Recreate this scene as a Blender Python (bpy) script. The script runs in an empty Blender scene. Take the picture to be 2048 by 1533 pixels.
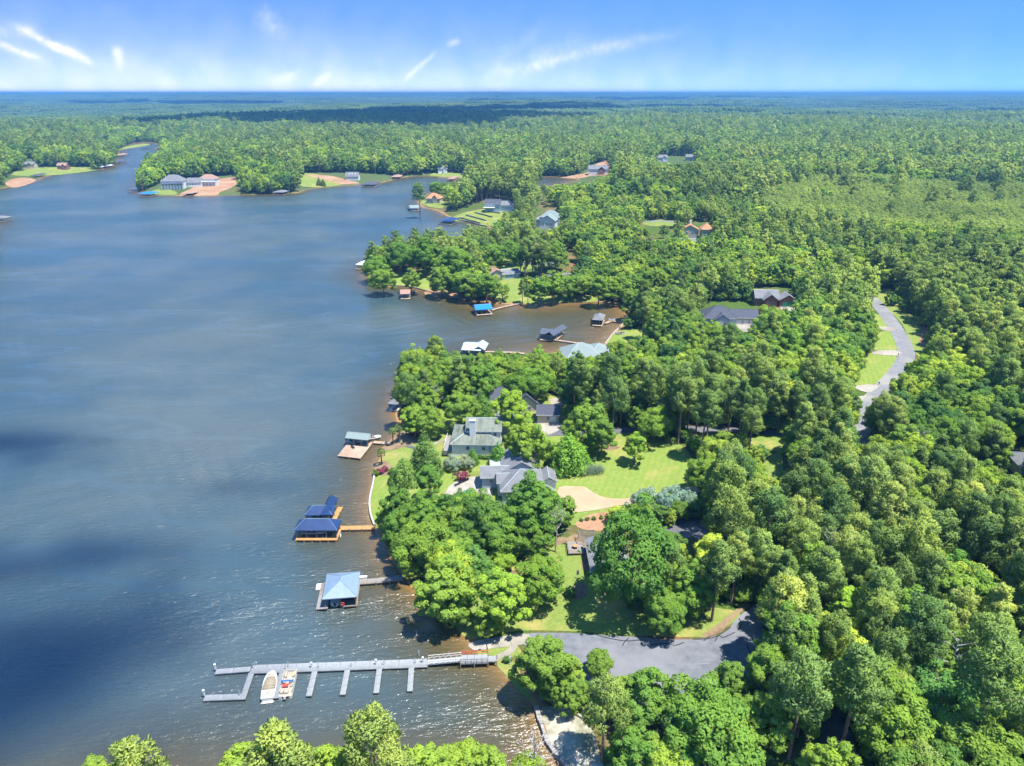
import bpy, bmesh, math, random
import numpy as np
from mathutils import Vector, Matrix
random.seed(7); rng = np.random.default_rng(11)
scene = bpy.context.scene
col = scene.collection
R = math.radians

# ------------------------------------------------------------------ camera
FPX, CX, CY, CAMZ, PITCH = 1420.0, 1024.0, 766.5, 110.0, R(22.2)
cam_d = bpy.data.cameras.new('camera'); cam = bpy.data.objects.new('camera', cam_d); col.objects.link(cam)
cam.location = (0, 0, CAMZ); cam.rotation_euler = (R(90) - PITCH, 0, 0)
cam_d.sensor_width = 36; cam_d.lens = 36 * FPX / 2048; cam_d.clip_start = 0.5; cam_d.clip_end = 80000
scene.camera = cam

# ------------------------------------------------------------------ exposure, render settings
vs = scene.view_settings
vs.view_transform = 'Standard'; vs.look = 'None'; vs.gamma = 1; vs.use_curve_mapping = False
vs.exposure = EXPOSURE = 1.3
scene.render.engine = 'CYCLES'
cy = scene.cycles
cy.max_bounces = 5; cy.diffuse_bounces = 4; cy.glossy_bounces = 2; cy.transmission_bounces = 2
cy.volume_bounces = 0; cy.transparent_max_bounces = 24
cy.caustics_reflective = False; cy.caustics_refractive = False
cy.use_denoising = True; cy.use_adaptive_sampling = True; cy.adaptive_threshold = 0.03

# ------------------------------------------------------------------ sun and sky
SUN_EL, SUN_AZ = R(70), R(118)          # azimuth clockwise from +Y (the viewing direction)
SUN = Vector((math.cos(SUN_EL) * math.sin(SUN_AZ), math.cos(SUN_EL) * math.cos(SUN_AZ), math.sin(SUN_EL)))
sl = bpy.data.lights.new('sun', 'SUN'); sl.energy = 4.8; sl.angle = R(0.53); sl.color = (1, .95, .86)
so = bpy.data.objects.new('sun', sl); col.objects.link(so)
so.rotation_euler = SUN.to_track_quat('Z', 'Y').to_euler(); so.location = SUN * 3000

world = bpy.data.worlds.new('World'); scene.world = world; world.use_nodes = True
wn, wl = world.node_tree.nodes, world.node_tree.links
wn.clear()
def wmath(op, a, b=None, c=None, clamp=False):
    n = wn.new('ShaderNodeMath'); n.operation = op; n.use_clamp = clamp
    for i, v in enumerate((a, b, c)):
        if v is None: continue
        if isinstance(v, (int, float)): n.inputs[i].default_value = v
        else: wl.new(v, n.inputs[i])
    return n.outputs[0]
tc = wn.new('ShaderNodeTexCoord')
sep = wn.new('ShaderNodeSeparateXYZ'); wl.new(tc.outputs['Generated'], sep.inputs[0])
X_, Y_, Z_ = sep.outputs
zs = wmath('ADD', wmath('MULTIPLY', wmath('MAXIMUM', Z_, 0.0), 5.6), 0.21)
comb = wn.new('ShaderNodeCombineXYZ'); wl.new(X_, comb.inputs[0]); wl.new(Y_, comb.inputs[1]); wl.new(zs, comb.inputs[2])
nrm = wn.new('ShaderNodeVectorMath'); nrm.operation = 'NORMALIZE'; wl.new(comb.outputs[0], nrm.inputs[0])
sky = wn.new('ShaderNodeTexSky'); sky.sky_type = 'NISHITA'; sky.sun_disc = False
sky.sun_elevation = SUN_EL; sky.sun_rotation = SUN_AZ; sky.altitude = 600; sky.air_density = 1.0; sky.dust_density = 0.35; sky.ozone_density = 2.2
wl.new(nrm.outputs[0], sky.inputs[0])
# thin cirrus: soft streaks in sky directions (azimuth, elevation in degrees), and a whitish veil low on the lake side
az = wmath('MULTIPLY', wmath('ARCTAN2', X_, Y_), 180 / math.pi)
el = wmath('MULTIPLY', wmath('ARCSINE', Z_), 180 / math.pi)
nz = wn.new('ShaderNodeTexNoise'); nz.inputs['Scale'].default_value = 26; nz.inputs['Detail'].default_value = 6
wl.new(tc.outputs['Generated'], nz.inputs['Vector'])
wob = wmath('MULTIPLY', wmath('SUBTRACT', nz.outputs[0], .5), 2.6)
def streak(px, py, length, width, tilt, amp):
    """tilt in degrees, length/width are gaussian half-sizes in degrees of sky"""
    dx, dy = (px - CX) / FPX, (CY - py) / FPX
    d = Vector((dx, math.cos(PITCH) + dy * math.sin(PITCH), -math.sin(PITCH) + dy * math.cos(PITCH))).normalized()
    a0, e0 = math.degrees(math.atan2(d.x, d.y)), math.degrees(math.asin(d.z))
    u, v = wmath('SUBTRACT', az, a0), wmath('ADD', wmath('SUBTRACT', el, e0), wmath('MULTIPLY', wob, width))
    c, s = math.cos(R(tilt)), math.sin(R(tilt))
    p = wmath('ADD', wmath('MULTIPLY', u, c / length), wmath('MULTIPLY', v, s / length))
    q = wmath('ADD', wmath('MULTIPLY', u, -s / width), wmath('MULTIPLY', v, c / width))
    p2 = wmath('MULTIPLY', p, p); p4 = wmath('MULTIPLY', p2, p2)
    g = wmath('EXPONENT', wmath('MULTIPLY', wmath('ADD', p4, wmath('MULTIPLY', q, q)), -1.0))
    return wmath('MULTIPLY', g, amp * .62)
acc = None
for st in [(115, 95, 1.9, .26, -26, .85), (33, 102, 1.3, .2, -25, .75), (236, 117, .75, .3, 88, .6), (545, 50, 1.2, .7, -50, .28),
           (838, 135, 1.5, .17, 40, .5), (572, 155, 1.0, .35, 25, .45), (640, 162, .9, .3, 28, .4), (907, 86, .5, .2, 20, .32),
           (1180, 105, 5.5, .38, 12, .34), (1060, 130, 3.8, .7, 24, .24), (1040, 85, 2.2, .5, 35, .12), (15, 62, 1.6, .45, 0, .25)]:
    s_ = streak(*st); acc = s_ if acc is None else wmath('ADD', acc, s_)
fib = wn.new('ShaderNodeTexNoise'); fib.inputs['Scale'].default_value = 42; fib.inputs['Roughness'].default_value = .7; fib.inputs['Detail'].default_value = 8
wl.new(tc.outputs['Generated'], fib.inputs['Vector'])
acc = wmath('MULTIPLY', acc, wmath('MAXIMUM', wmath('MULTIPLY', wmath('SUBTRACT', fib.outputs[0], .28), 3.4), 0.0))
veil_e = wmath('EXPONENT', wmath('MULTIPLY', wmath('MAXIMUM', wmath('ADD', el, wob), 0), -1 / 2.6))
veil_a = wmath('ADD', wmath('MULTIPLY', wmath('COSINE', wmath('MULTIPLY', wmath('ADD', az, 50), math.pi / 180)), .7), .06)
veil = wmath('MULTIPLY', veil_e, wmath('MAXIMUM', veil_a, .04), clamp=True)
fac = wmath('ADD', acc, veil, clamp=True)
mx = wn.new('ShaderNodeMix'); mx.data_type = 'RGBA'; wl.new(fac, mx.inputs[0])
tint = wn.new('ShaderNodeMix'); tint.data_type = 'RGBA'; tint.blend_type = 'MULTIPLY'; tint.inputs[0].default_value = 1.0
wl.new(sky.outputs[0], tint.inputs[6]); tint.inputs[7].default_value = (.42, .84, 1.2, 1)
wl.new(tint.outputs[2], mx.inputs[6]); mx.inputs[7].default_value = (5.4, 5.1, 5.1, 1)
bg = wn.new('ShaderNodeBackground'); bg.inputs[1].default_value = SKY_STRENGTH = 0.115
wl.new(mx.outputs[2], bg.inputs[0])
wo = wn.new('ShaderNodeOutputWorld'); wl.new(bg.outputs[0], wo.inputs[0])

# ------------------------------------------------------------------ pixel <-> place
CP, SP = math.cos(PITCH), math.sin(PITCH)
def ray(px, py):
    dx, dy = (px - CX) / FPX, (CY - py) / FPX
    return dx, CP + dy * SP, -SP + dy * CP
def W(px, py, z=0.0):
    d = ray(px, py); t = (z - CAMZ) / d[2]
    return (d[0] * t, d[1] * t)
def project(x, y, z):
    dep = y * CP - (z - CAMZ) * SP; up = y * SP + (z - CAMZ) * CP
    return CX + FPX * x / dep, CY - FPX * up / dep, dep
def in_poly(x, y, poly):
    x = np.asarray(x, float); y = np.asarray(y, float)
    res = np.zeros(x.shape, bool); n = len(poly)
    for i in range(n):
        x0, y0 = poly[i]; x1, y1 = poly[(i + 1) % n]
        if y0 == y1: continue
        c = (y0 > y) != (y1 > y)
        res ^= c & (x < (x1 - x0) * (y - y0) / (y1 - y0) + x0)
    return res
def smooth_line(pts, n=4, closed=False):
    P = [np.array(p, float) for p in pts]; out = []
    m = len(P); rngi = range(m) if closed else range(m - 1)
    for i in rngi:
        g = (lambda k: P[k % m]) if closed else (lambda k: P[min(max(k, 0), m - 1)])
        p0, p1, p2, p3 = g(i - 1), g(i), g(i + 1), g(i + 2)
        for k in range(n):
            t = k / n
            out.append(tuple(.5 * (2 * p1 + (p2 - p0) * t + (2 * p0 - 5 * p1 + 4 * p2 - p3) * t * t + (3 * p1 - p0 - 3 * p2 + p3) * t ** 3)))
    if not closed: out.append(tuple(P[-1]))
    return out

def vnoise(x, y, seed=0):
    x = np.asarray(x, float); y = np.asarray(y, float)
    xi, yi = np.floor(x).astype(np.int64), np.floor(y).astype(np.int64)
    fx, fy = x - xi, y - yi
    fx, fy = fx * fx * (3 - 2 * fx), fy * fy * (3 - 2 * fy)
    def h(a, b):
        n = (a * 374761393 + b * 668265263 + seed * 974711) & 0xFFFFFFFF
        n = ((n ^ (n >> 13)) * 1274126177) & 0xFFFFFFFF
        return ((n ^ (n >> 16)) & 0xFFFF) / 65535.0
    a, b, c, d = h(xi, yi), h(xi + 1, yi), h(xi, yi + 1), h(xi + 1, yi + 1)
    return (a * (1 - fx) + b * fx) * (1 - fy) + (c * (1 - fx) + d * fx) * fy
def sstep(a, b, x):
    t = np.clip((x - a) / (b - a), 0, 1); return t * t * (3 - 2 * t)

# ------------------------------------------------------------------ lake outline (photo pixels on the water level)
shore_px = [(1150,1560),(1128,1530),(1108,1508),(1092,1480),(1082,1452),(1072,1418),(1060,1402),(1040,1385),(1012,1352),(992,1330),
 (960,1308),(944,1300),(938,1286),(926,1268),(912,1248),(884,1228),(846,1196),(812,1164),(786,1126),(768,1092),(757,1068),(749,1054),
 (741,1034),(738,1010),(742,990),(746,968),(747,952),(750,938),(757,922),(766,907),(778,890),(790,874),(796,852),(790,828),(794,800),
 (806,776),(834,752),(866,740),(900,728),(950,722),(1010,716),(1090,708),(1180,697),(1208,690),(1217,680),(1226,668),(1240,655),(1250,642),(1247,622),
 (1232,608),(1180,603),(1120,607),(1040,609),(990,607),(940,601),(870,588),(830,577),(792,573),(758,573),(738,560),(732,544),(742,528),
 (780,520),(840,512),(900,504),(950,486),(985,458),(940,446),(905,437),(888,429),(872,420),(846,416),(836,406),(842,396),(862,386),
 (885,374),(930,364),(1000,370),(1080,374),(1140,366),(1160,357),(1120,354),(1060,353),(1000,355),(930,357),(862,353),(805,355),
 (758,368),(722,369),(690,373),(618,377),(600,386),(520,390),(450,391),(400,393),(330,391),(292,391),(276,380),(284,358),(300,340),
 (316,322),(324,308),(318,299),(330,294),(312,286),(286,283),(262,288),(242,300),(234,314),(230,330),(204,340),(140,346),
 (92,353),(72,363),(0,378),(-120,398),(-60,424),(-14,440),(-40,474),(-220,520)]
lake = [W(*p) for p in shore_px] + [(-700,330),(-900,100),(-500,-60),(-260,10),(-150,60),(-95,78),(-60,84),(-20,87),(10,88),(26,87)]
lake = smooth_line(lake, 2, True)
LA = np.array(lake); LB = np.roll(LA, -1, 0)
def shore_dist(x, y):
    """signed distance to the shoreline, land positive"""
    x = np.atleast_1d(np.asarray(x, float)); y = np.atleast_1d(np.asarray(y, float))
    sh = x.shape; x = x.ravel(); y = y.ravel()
    d = np.full(x.shape, 1e18)
    for (ax, ay), (bx, by) in zip(LA, LB):
        vx, vy = bx - ax, by - ay; L = vx * vx + vy * vy
        if L < 1e-9: continue
        t = np.clip(((x - ax) * vx + (y - ay) * vy) / L, 0, 1)
        d = np.minimum(d, (x - ax - t * vx) ** 2 + (y - ay - t * vy) ** 2)
    d = np.sqrt(d); d[in_poly(x, y, lake)] *= -1
    return d.reshape(sh)

# ------------------------------------------------------------------ terrain on a stretched grid
def lines(a, b, step, lo, hi, g):
    L = list(np.arange(a, b + .01, step)); s = step
    while L[-1] < hi: s *= g; L.append(L[-1] + s)
    s = step
    while L[0] > lo: s *= g; L.insert(0, L[0] - s)
    return np.array(L)
GX = lines(-120, 210, 3.0, -30000, 30000, 1.055)
GY = lines(78, 420, 3.0, -900, 32000, 1.05)
POND = (-3020.0, 5150.0, 300.0, 90.0)        # a far reservoir
def land_height(x, y):
    sd = shore_dist(x, y)
    s = np.maximum(sd, 0)
    r = np.hypot(x, y)
    h = np.where(sd < 2.5, .24 * sd, .6 + 15.5 * (1 - np.exp(-(s - 2.5) / 190)))
    h = h + sstep(20, 200, s) * (vnoise(x / 95, y / 95, 3) - .5) * 6.5
    h = h + sstep(120, 600, s) * (vnoise(x / 420, y / 420, 5) - .45) * 22
    h = h + sstep(1300, 4500, r) * ((vnoise(x / 2300, y / 1500, 8) - .42) * 46 + (vnoise(x / 6000, y / 5000, 9) - .4) * 36)
    h = h + sstep(9000, 15000, r) * (26 + 20 * (vnoise(x / 3000, y / 3000, 14) - .5)) * (1 - .75 * np.exp(-((x / np.maximum(r, 1) + .62) / .3) ** 2))
    h = h + 34 * np.exp(-((x - 450) / 1700) ** 2 - ((y - 5600) / 900) ** 2)
    k = np.clip(np.sqrt(((x - POND[0]) / (POND[2] * 2.2)) ** 2 + ((y - POND[1]) / (POND[3] * 7)) ** 2), 0, 1)
    h = np.where(k < 1, 8 + (h - 8) * sstep(.4, 1, k), h)
    h = np.where(sd < 0, np.maximum(.24 * sd, -4.0), np.maximum(h, .24 * np.minimum(s, 2.5)))
    return h, sd
gx, gy = np.meshgrid(GX, GY)
GH, GS = land_height(gx, gy)
NX, NY = len(GX), len(GY)
def field(F, x, y):
    x = np.asarray(x, float); y = np.asarray(y, float)
    i = np.clip(np.searchsorted(GX, x) - 1, 0, NX - 2); j = np.clip(np.searchsorted(GY, y) - 1, 0, NY - 2)
    u = (x - GX[i]) / (GX[i + 1] - GX[i]); v = (y - GY[j]) / (GY[j + 1] - GY[j])
    a, b, c, d = F[j, i], F[j, i + 1], F[j + 1, i], F[j + 1, i + 1]
    return np.where(u + v < 1, a + (b - a) * u + (c - a) * v, d + (c - d) * (1 - u) + (b - d) * (1 - v))   # diagonal b-c
def H(x, y): return field(GH, x, y)
def SD(x, y): return field(GS, x, y)
def G(px, py, dz=0.0):
    """where the line of sight through a photo pixel meets the ground (or a level dz above it)"""
    d = ray(px, py)
    lo = 40.0; hi = None; t = 40.0
    while t < 40000:
        x, y, z = d[0] * t, d[1] * t, CAMZ + d[2] * t
        if z < max(float(H(x, y)), 0) + dz: hi = t; break
        lo = t; t *= 1.02
    if hi is None: hi = t
    for _ in range(30):
        m = (lo + hi) / 2; x, y, z = d[0] * m, d[1] * m, CAMZ + d[2] * m
        if z < max(float(H(x, y)), 0) + dz: hi = m
        else: lo = m
    return (d[0] * hi, d[1] * hi)

# ------------------------------------------------------------------ materials
def new_mat(name):
    m = bpy.data.materials.new(name); m.use_nodes = True
    nt = m.node_tree; nt.nodes.clear()
    out = nt.nodes.new('ShaderNodeOutputMaterial')
    return m, nt, out
class NT:
    def __init__(s, nt): s.t = nt
    def n(s, typ, **kw):
        n = s.t.nodes.new(typ)
        for k, v in kw.items():
            if hasattr(n, k) and k not in n.inputs: setattr(n, k, v)
            else: s.set(n.inputs[k], v)
        return n
    def set(s, sock, v):
        if isinstance(v, bpy.types.NodeSocket): s.t.links.new(v, sock)
        elif isinstance(v, (tuple, list)) and len(v) == 3 and sock.type == 'RGBA': sock.default_value = (*v, 1)
        else: sock.default_value = v
    def math(s, op, a, b=0.0, clamp=False):
        n = s.t.nodes.new('ShaderNodeMath'); n.operation = op; n.use_clamp = clamp
        s.set(n.inputs[0], a); s.set(n.inputs[1], b); return n.outputs[0]
    def mix(s, f, a, b, blend='MIX'):
        n = s.t.nodes.new('ShaderNodeMix'); n.data_type = 'RGBA'; n.blend_type = blend
        s.set(n.inputs[0], f); s.set(n.inputs[6], a); s.set(n.inputs[7], b); return n.outputs[2]
    def noise(s, vec, scale, detail=4, rough=.55):
        n = s.t.nodes.new('ShaderNodeTexNoise'); n.inputs['Scale'].default_value = scale
        n.inputs['Detail'].default_value = detail; n.inputs['Roughness'].default_value = rough
        if vec is not None: s.t.links.new(vec, n.inputs['Vector'])
        return n.outputs[0]
    def ramp(s, f, stops):
        n = s.t.nodes.new('ShaderNodeValToRGB'); r = n.color_ramp
        while len(r.elements) < len(stops): r.elements.new(.5)
        for e, (p, c) in zip(r.elements, stops): e.position = p; e.color = (*c, 1) if len(c) == 3 else c
        s.set(n.inputs[0], f); return n.outputs[0]
    def maprange(s, f, a, b, c=0.0, d=1.0):
        n = s.t.nodes.new('ShaderNodeMapRange'); s.set(n.inputs[0], f)
        for i, v in zip((1, 2, 3, 4), (a, b, c, d)): n.inputs[i].default_value = v
        return n.outputs[0]
def surface(name, c, var=.25, scale=1.5, rough=.8, c2=None, bump=0.0, stripes=None, metallic=0.0, big=None, spec=.3):
    """painted, wooden, stone, roof ... surfaces: two-scale colour variation, optional boards or seams along an axis"""
    m, nt, out = new_mat(name); N = NT(nt)
    co = N.n('ShaderNodeTexCoord').outputs['Object']
    n1 = N.noise(co, scale, 5); n2 = N.noise(co, scale * .13, 3)
    lo = tuple(v * (1 - var) for v in c); hi = tuple(min(v * (1 + var), 1) for v in c)
    base = N.ramp(n1, [(.3, lo), (.7, hi)])
    if c2: base = N.mix(N.maprange(n2, .45, .62), base, c2)
    if big:  # streaky stains
        st = N.noise(N.n('ShaderNodeMapping', Vector=co, Scale=(.6, .16, .16)).outputs[0], 1.0, 5, .7)
        base = N.mix(N.maprange(st, .46, .66), base, big)
    h = n1
    if stripes:
        axis, freq, depth = stripes
        sp = N.n('ShaderNodeSeparateXYZ', Vector=co).outputs[axis]
        fr = N.math('FRACT', N.math('MULTIPLY', sp, freq))
        gap = N.math('LESS_THAN', fr, .12)
        cell = N.n('ShaderNodeTexWhiteNoise', noise_dimensions='1D', W=N.math('FLOOR', N.math('MULTIPLY', sp, freq))).outputs[0]
        base = N.mix(N.math('MULTIPLY', N.math('SUBTRACT', cell, .5), .5 * depth, clamp=True), base, (.02, .02, .02))
        base = N.mix(N.math('MULTIPLY', gap, depth), base, tuple(v * .35 for v in c))
    b = N.n('ShaderNodeBsdfPrincipled', **{'Base Color': base, 'Roughness': rough, 'Metallic': metallic, 'Specular IOR Level': spec})
    if bump:
        bp = N.n('ShaderNodeBump', Strength=1.0, Distance=bump, Height=h); N.set(b.inputs['Normal'], bp.outputs[0])
    nt.links.new(b.outputs[0], out.inputs[0]); return m

def ground_material():
    m, nt, out = new_mat('forest_floor'); N = NT(nt)
    co = N.n('ShaderNodeNewGeometry').outputs['Position']
    n1, n2, n3 = N.noise(co, .35, 6, .65), N.noise(co, .05, 4), N.noise(co, 2.2, 3)
    straw = N.ramp(n1, [(.3, (.075, .046, .027)), (.5, (.15, .088, .048)), (.72, (.26, .155, .085))])
    green = N.ramp(n3, [(.3, (.03, .055, .012)), (.7, (.085, .135, .03))])
    near = N.mix(N.maprange(n2, .36, .54), straw, green)
    dist = N.n('ShaderNodeVectorMath', operation='LENGTH'); nt.links.new(co, dist.inputs[0])
    far = N.mix(N.noise(co, .02, 5), (.035, .065, .022), (.095, .125, .045))
    base = N.mix(N.maprange(dist.outputs['Value'], 500, 1100), near, far)
    at = N.n('ShaderNodeAttribute', attribute_name='shore').outputs['Fac']
    sand = N.mix(n1, (.22, .12, .05), (.36, .21, .1))
    base = N.mix(N.maprange(at, .5, 2.6, 1, 0), base, sand)
    b = N.n('ShaderNodeBsdfDiffuse', Color=base)
    N.set(b.inputs['Normal'], N.n('ShaderNodeBump', Distance=.25, Height=n1).outputs[0])
    nt.links.new(b.outputs[0], out.inputs[0]); return m

def grass_material(name, c1, c2, stripe=0.0, ang=0.0, dry=(.30, .25, .09), dryness=.5):
    m, nt, out = new_mat(name); N = NT(nt)
    co = N.n('ShaderNodeNewGeometry').outputs['Position']
    n1, n2, n3 = N.noise(co, 1.4, 5, .7), N.noise(co, .11, 5, .6), N.noise(co, .45, 4)
    base = N.mix(N.maprange(n1, .3, .7), c1, c2)
    base = N.mix(N.math('MULTIPLY', N.maprange(n2, .5, .72), dryness), base, dry)
    base = N.mix(N.math('MULTIPLY', N.maprange(n3, .55, .75), .35), base, tuple(v * .7 for v in c1))
    if stripe:
        mp = N.n('ShaderNodeMapping', Vector=co, Rotation=(0, 0, ang))
        w = N.n('ShaderNodeTexWave', Vector=mp.outputs[0], Scale=.16, Distortion=2.0, Detail=1.0); w.inputs['Detail Scale'].default_value = .25
        base = N.mix(N.math('MULTIPLY', w.outputs['Fac'], stripe), base, tuple(v * .62 for v in c1))
    b = N.n('ShaderNodeBsdfDiffuse', Color=base)
    N.set(b.inputs['Normal'], N.n('ShaderNodeBump', Distance=.12, Height=n1).outputs[0])
    nt.links.new(b.outputs[0], out.inputs[0]); return m

def water_material():
    m, nt, out = new_mat('lake_water'); N = NT(nt)
    co = N.n('ShaderNodeNewGeometry').outputs['Position']
    d = N.n('ShaderNodeAttribute', attribute_name='shore').outputs['Fac']      # metres from the bank
    wob = N.math('MULTIPLY', N.math('SUBTRACT', N.noise(co, .06, 4), .5), 14)
    dd = N.math('ADD', d, N.math('MULTIPLY', wob, N.maprange(d, 0, 12)))
    murk = N.noise(co, .011, 4)
    deep = N.mix(N.maprange(murk, .4, .62), (.032, .06, .072), (.068, .086, .08))
    f = N.maprange(dd, 0, 60)
    body = N.ramp(f, [(0.0, (.165, .1, .034)), (.035, (.1, .068, .026)), (.1, (.06, .051, .023)), (.22, (.046, .047, .028)), (1.0, (.04, .06, .055))])
    body = N.mix(N.maprange(dd, 7, 27), body, deep)
    # ripples: wind chop, longer swell, boat-wave trains; slicks where the chop dies down
    mp = N.n('ShaderNodeMapping', Vector=co, Rotation=(0, 0, R(-28)), Scale=(.5, 1.3, 1))
    chop = N.noise(mp.outputs[0], .8, 4, .6)
    chop2 = N.noise(co, 1.9, 3, .6)
    swell = N.noise(N.n('ShaderNodeMapping', Vector=co, Rotation=(0, 0, R(35)), Scale=(.3, 1.4, 1)).outputs[0], .16, 3, .5)
    wv = N.n('ShaderNodeTexWave', Vector=N.n('ShaderNodeMapping', Vector=co, Rotation=(0, 0, R(-35))).outputs[0], Scale=.055, Distortion=4.5, Detail=2.0)
    wv.inputs['Detail Scale'].default_value = .5
    wv2 = N.n('ShaderNodeTexWave', Vector=N.n('ShaderNodeMapping', Vector=co, Rotation=(0, 0, R(62))).outputs[0], Scale=.04, Distortion=5.0, Detail=2.0)
    wv2.inputs['Detail Scale'].default_value = .5
    patch = N.maprange(N.noise(co, .013, 3), .42, .56)
    sl_n = N.noise(N.n('ShaderNodeMapping', Vector=co, Rotation=(0, 0, R(24)), Scale=(.3, 1, 1)).outputs[0], .016, 4, .6)
    slick = N.maprange(N.math('ABSOLUTE', N.math('SUBTRACT', sl_n, .5)), .004, .02, 1, 0)
    gust = N.maprange(N.noise(N.n('ShaderNodeMapping', Vector=co, Rotation=(0, 0, R(10)), Scale=(.4, 1, 1)).outputs[0], .02, 4), .35, .62, .45, 1.15)
    hgt = N.math('ADD', N.math('MULTIPLY', chop, .95), N.math('ADD', N.math('MULTIPLY', chop2, .15), N.math('MULTIPLY', swell, .5)))
    hgt = N.math('MULTIPLY', N.math('SUBTRACT', hgt, .8), N.math('MULTIPLY', gust, N.math('SUBTRACT', 1.0, N.math('MULTIPLY', slick, .85))))
    wvs = N.math('ADD', N.math('MULTIPLY', wv.outputs['Fac'], patch), N.math('MULTIPLY', wv2.outputs['Fac'], N.math('SUBTRACT', 1.0, patch)))
    hgt = N.math('ADD', hgt, N.math('MULTIPLY', wvs, .22))
    bp = N.n('ShaderNodeBump', Strength=1.0, Distance=.68, Height=hgt)
    b = N.n('ShaderNodeBsdfPrincipled', **{'Base Color': body, 'Roughness': .23, 'IOR': 1.62, 'Specular IOR Level': .6, 'Normal': bp.outputs[0]})
    nt.links.new(b.outputs[0], out.inputs[0]); return m

def leaf_material(name, stops, trans=.3, attr_amt=.55):
    m, nt, out = new_mat(name); N = NT(nt)
    oi = N.n('ShaderNodeObjectInfo')
    # hand-placed plants carry alpha 0 in their object colour: they keep the middle of the range
    pick = N.math('ADD', N.math('MULTIPLY', oi.outputs['Random'], oi.outputs['Alpha']), N.math('MULTIPLY', N.math('SUBTRACT', 1.0, oi.outputs['Alpha']), .45))
    base = N.ramp(pick, stops)
    tone = N.n('ShaderNodeAttribute', attribute_name='tone').outputs['Fac']
    base = N.mix(N.math('MULTIPLY', tone, attr_amt), base, N.mix(1.0, base, (1.75, 1.45, .9), 'MULTIPLY'))
    # stands differ over a hundred metres or so
    st = N.noise(oi.outputs['Location'], .009, 3, .6)
    base = N.mix(oi.outputs['Alpha'], base, N.mix(1.0, base, N.ramp(st, [(.34, (.74, .8, .86)), (.5, (1, 1, 1)), (.66, (1.22, 1.22, 1.12))]), 'MULTIPLY'))
    base = N.mix(1.0, base, oi.outputs['Color'], 'MULTIPLY')
    d = N.n('ShaderNodeBsdfDiffuse', Color=base)
    t = N.n('ShaderNodeBsdfTranslucent', Color=N.mix(1.0, base, (1.25, 1.2, .55), 'MULTIPLY'))
    mxs = N.n('ShaderNodeMixShader'); mxs.inputs[0].default_value = trans
    nt.links.new(d.outputs[0], mxs.inputs[1]); nt.links.new(t.outputs[0], mxs.inputs[2])
    nt.links.new(mxs.outputs[0], out.inputs[0]); return m

M = {}
M['ground'] = ground_material()
M['water'] = water_material()
M['lawn'] = grass_material('lawn_grass', (.125, .19, .036), (.2, .25, .058), .14, R(20), dryness=.75)
M['lawn_plain'] = grass_material('yard_grass', (.115, .17, .036), (.185, .23, .058), .1, R(70), dryness=.95)
M['lawn_dry'] = grass_material('thin_grass', (.11, .17, .03), (.21, .25, .06), 0, 0, dry=(.36, .24, .11), dryness=1.0)
M['bark'] = surface('bark', (.17, .13, .10), .4, 3.0, .95, bump=.05)
M['pine_bark'] = surface('pine_bark', (.20, .135, .10), .4, 3.0, .95, bump=.05)
M['leaf'] = leaf_material('broad_leaves', [(0.0, (0.095, 0.198, 0.067)), (.25, (0.126, 0.240, 0.057)), (.55, (0.189, 0.312, 0.057)), (.8, (0.246, 0.366, 0.067)), (1.0, (0.315, 0.414, 0.081))], .42)
M['needle'] = leaf_material('pine_needles', [(0.0, (0.120, 0.210, 0.079)), (.4, (0.176, 0.273, 0.091)), (.75, (0.239, 0.337, 0.108)), (1.0, (0.296, 0.387, 0.126))], .4)
M['young'] = leaf_material('young_pine_needles', [(0.0, (.2, .3, .1)), (1.0, (.28, .38, .125))], .4)
M['canopy'] = leaf_material('distant_canopy_shaded', [(0.0, (.045, .085, .04)), (.5, (.06, .11, .045)), (1.0, (.085, .13, .05))], .1)  # darker greens: crown self-shadow put into the colour, as the solid lumps lack it
M['shrub'] = leaf_material('shrub_leaves', [(0.0, (.08, .18, .035)), (1.0, (.11, .22, .04))])
M['plum'] = leaf_material('plum_leaves', [(0.0, (.2, .055, .09)), (1.0, (.26, .075, .12))])
M['silver'] = leaf_material('silver_needles', [(0.0, (.19, .27, .22)), (1.0, (.23, .31, .26))])
M['palm'] = leaf_material('palm_leaves', [(0.0, (.15, .22, .07)), (1.0, (.2, .27, .09))])

# ------------------------------------------------------------------ mesh helpers
def mesh_np(name, V, F, mats, midx=None, normals=None, tone=None, smooth=False):
    me = bpy.data.meshes.new(name)
    V = np.asarray(V, np.float32); F = np.asarray(F, np.int32); k = F.shape[1]
    me.vertices.add(len(V)); me.vertices.foreach_set('co', V.ravel())
    me.loops.add(F.size); me.loops.foreach_set('vertex_index', F.ravel())
    me.polygons.add(len(F)); me.polygons.foreach_set('loop_start', np.arange(0, F.size, k, dtype=np.int32))
    for m in mats: me.materials.append(m)
    if midx is not None: me.polygons.foreach_set('material_index', np.asarray(midx, np.int32))
    me.update(calc_edges=True)
    if smooth or normals is not None: me.polygons.foreach_set('use_smooth', np.ones(len(F), bool))
    if tone is not None:
        a = me.attributes.new('tone', 'FLOAT', 'POINT'); a.data.foreach_set('value', np.asarray(tone, np.float32))
    if normals is not None: me.normals_split_custom_set_from_vertices(np.asarray(normals, np.float32).tolist())
    return me
def link(name, data, parent=None):
    o = bpy.data.objects.new(name, data); col.objects.link(o)
    if parent is not None: o.parent = parent
    return o
def tag(o, label=None, cat=None, group=None, kind=None):
    if label: o['label'] = label
    if cat: o['category'] = cat
    if group: o['group'] = group
    if kind: o['kind'] = kind
    return o
def empty(name, loc, rz=0.0):
    o = bpy.data.objects.new(name, None); col.objects.link(o); o.empty_display_size = 1
    o.location = loc; o.rotation_euler = (0, 0, rz); return o

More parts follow.
